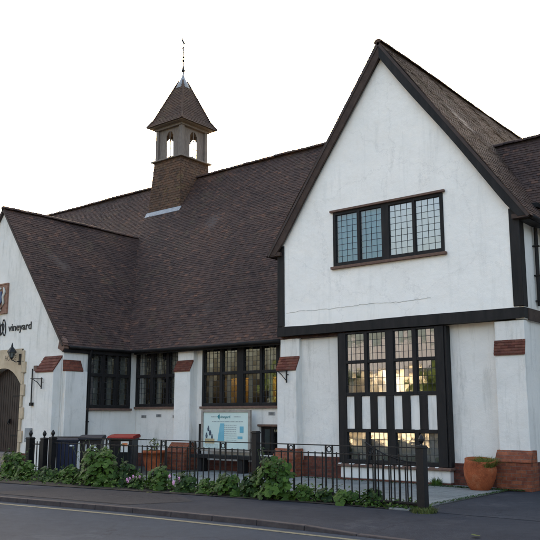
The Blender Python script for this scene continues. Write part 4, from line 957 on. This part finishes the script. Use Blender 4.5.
p = mallow('pot_plant', -17.85, 16.6, .30, .75, 'yellowing leaves growing out of the left terracotta pot', 'leaf_yellow', 0, 77, 60, (.03, .06), group=None)
for ch in list(p.children):
    for v in ch.data.vertices: v.co.z = max(v.co.z, 0) * .55 + .5
# weeds = stuff
rs3 = random.Random(40); mb = MB()
for _ in range(4200):
    x = rs3.uniform(-19.3, -6.8); e = [ya + (yb - ya) * (x - a) / (b - a) for (a, ya), (b, yb) in zip(edge, edge[1:]) if a <= x <= b][0]
    y = e + (12.98 - e) * rs3.random() ** .8; h_ = (rs3.uniform(.02, .16) + (rs3.random() ** 4) * .22) * (1 if x < -8 else .5)
    if math.sin(x * 3.1) + math.sin(x * 7.7 + 1) * .6 < -.7 and rs3.random() < .6: continue
    leaf_disc(mb, Vector((x, y, h_)), Vector((rs3.gauss(0, .5), rs3.gauss(-.3, .5), 1)), rs3.uniform(.014, .045), rs3, 3)
tag(mb.build('ground_cover', M['leaf'], fixn=False), 'low green weeds filling the bed below the railing', 'weeds', kind='stuff')
mb = grass_mb((-6.68, 12.42, 0), .24, .10, 500, rs3, .005, .6); tag(mb.build('grass_tuft', M['grass'], fixn=False), 'tuft of rough grass at the foot of the end post', 'grass')
mb = grass_mb((-8.85, 17.08, 0), .14, .22, 90, rs3, .008, .4); tag(mb.build('weed_clump', M['leaf'], fixn=False), 'small weed growing against the white plinth of the bay', 'weed')
mb = MB()
for _ in range(2600):   # moss, clover and grit along wall feet and slab joints
    k = rs3.random()
    if k < .5: x, y = rs3.uniform(-9.0, -6.7), 17.0 - abs(rs3.gauss(0, .10))
    elif k < .75: x, y = rs3.uniform(-13, -8.7), 17.1 - abs(rs3.gauss(0, .1))
    else: x, y = -7.0 - abs(rs3.gauss(0, .05)) - .03 * rs3.random(), rs3.uniform(12.6, 17)
    leaf_disc(mb, Vector((x, y, .025 + rs3.random() * .025)), Vector((rs3.gauss(0, .5), rs3.gauss(-.3, .5), 1)), rs3.uniform(.006, .02), rs3, 2)
tag(mb.build('moss', M['leaf_dark'], fixn=False), 'small weeds and moss at the foot of the walls', 'moss', kind='stuff')
# fallen leaves / litter on the pavement
for i, (x, y, z) in enumerate(((-4.9, 10.55, 0), (-12.9, 11.9, 0))):
    mb = MB(); leaf_disc(mb, Vector((x, y, z + .012)), Vector((.1, 0, 1)), .07, rs3, 3, .15); tag(mb.build('dead_leaf', M['leaf_yellow'], fixn=False), ('pale fallen leaf lying on the driveway end of the pavement', 'yellow fallen leaf at the edge of the flower bed')[i], 'leaf')

# ------------------------------------------------------------------ across the street (seen only as reflections in the windows)
def tree(x, y, h, r, seed, label):
    rs = random.Random(seed); tr = thing('street_tree', (x, y, 0), label, 'tree', 'trees across the street')
    t = MB(); t.tube([(x, y, 0), (x + .1, y, h * .3), (x, y + .1, h * .6)], [.28, .2, .1], 8)
    for k in range(7):
        a = k * .9; z = h * (.3 + .05 * k); t.tube([(x, y, z), (x + r * .6 * math.cos(a), y + r * .6 * math.sin(a), z + h * .25)], [.09, .03], 6)
    t.build('trunk', M['bark'], tr); mb = MB(); cl = [(rs.gauss(0, .5), rs.gauss(0, .5), rs.gauss(0, .5)) for _ in range(26)]
    for _ in range(3800):
        c = rs.choice(cl); p = Vector((x + r * (c[0] * .8 + rs.gauss(0, .16)), y + r * (c[1] * .8 + rs.gauss(0, .16)), h * .68 + h * .3 * (c[2] * .8 + rs.gauss(0, .16))))
        leaf_disc(mb, p, Vector((rs.gauss(0, 1), rs.gauss(0, 1), rs.gauss(.5, 1))), rs.uniform(.10, .2), rs, 2)
    mb.build('crown', M['leaf_tree'], tr, fixn=False)
tree(-20.0, -6, 4.8, 1.9, 1, 'broad green tree across the street to the left')
tree(-29.5, -6, 5.6, 2.3, 2, 'tall green tree across the street at the far end')
tree(-13.5, -8, 5.0, 2.6, 3, 'small green tree across the street')
def house(x0, x1, y1, m, label):
    hs = thing('street_house', ((x0 + x1) / 2, y1, 0), label, 'house', 'houses across the street'); t = MB(); t.box(x0, x1, y1 - 7, y1, 0, 4.4); t.build('wall', M[m], hs)
    t = MB(); t.prism([(x0 - .3, y1 + .4, 4.3), (x0 - .3, y1 - 3.5, 6.6), (x0 - .3, y1 - 7.4, 4.3)], (x1 - x0 + .6, 0, 0)); t.build('roof', M['slate'], hs)
    for i in range(2):
        for z in (.9, 2.9):
            xc = x0 + (x1 - x0) * (.28 + .44 * i); t = MB(); t.box(xc - .6, xc + .6, y1 + .003, y1 + .05, z, z + 1.2); t.build('window', M['white'], hs)
house(-31, -23, -8.5, 'render_cream', 'cream rendered house across the street'); house(-22.5, -15, -12.5, 'brick', 'brick house across the street behind the trees'); house(-12, -4, -10, 'render_cream', 'cream rendered house across the street on the right')

# ------------------------------------------------------------------ light, sky, camera
SUN_EL, SUN_AZ = 15.0, math.atan2(-.628, .778)      # azimuth: clockwise from +y, towards (-.628,.778)
w = bpy.data.worlds.new('World'); scene.world = w; w.use_nodes = True; nt = w.node_tree
sky = nt.nodes.new('ShaderNodeTexSky'); sky.sky_type = 'NISHITA'; sky.sun_disc = False; sky.sun_elevation = R(SUN_EL); sky.sun_rotation = SUN_AZ
sky.air_density = 1.0; sky.dust_density = 10.0; sky.ozone_density = 0.0; sky.altitude = 50
bg = nt.nodes['Background']; bg.inputs[1].default_value = .15; nt.links.new(sky.outputs[0], bg.inputs[0])
L = bpy.data.lights.new('sun', 'SUN'); L.energy = 3.0; L.angle = R(.6); L.color = (1, .87, .70)
lo = bpy.data.objects.new('sun', L); col.objects.link(lo)
d = Vector((-.628 * math.cos(R(SUN_EL)), .778 * math.cos(R(SUN_EL)), math.sin(R(SUN_EL)))); lo.rotation_euler = d.to_track_quat('Z', 'Y').to_euler()
cam = bpy.data.cameras.new('camera'); cam.sensor_width = 36; cam.lens = 36 * 790 / 540; cam.clip_end = 2000; cam.clip_start = .05
co = bpy.data.objects.new('camera', cam); col.objects.link(co); co.location = (0, 0, 1.62); co.rotation_euler = (R(90 + 10.4006), 0, R(90 - 51.0884)); scene.camera = co
scene.render.engine = 'CYCLES'
vs = scene.view_settings; vs.view_transform = 'Standard'; vs.look = 'None'; vs.gamma = 1; vs.exposure = 2.75; vs.use_curve_mapping = False
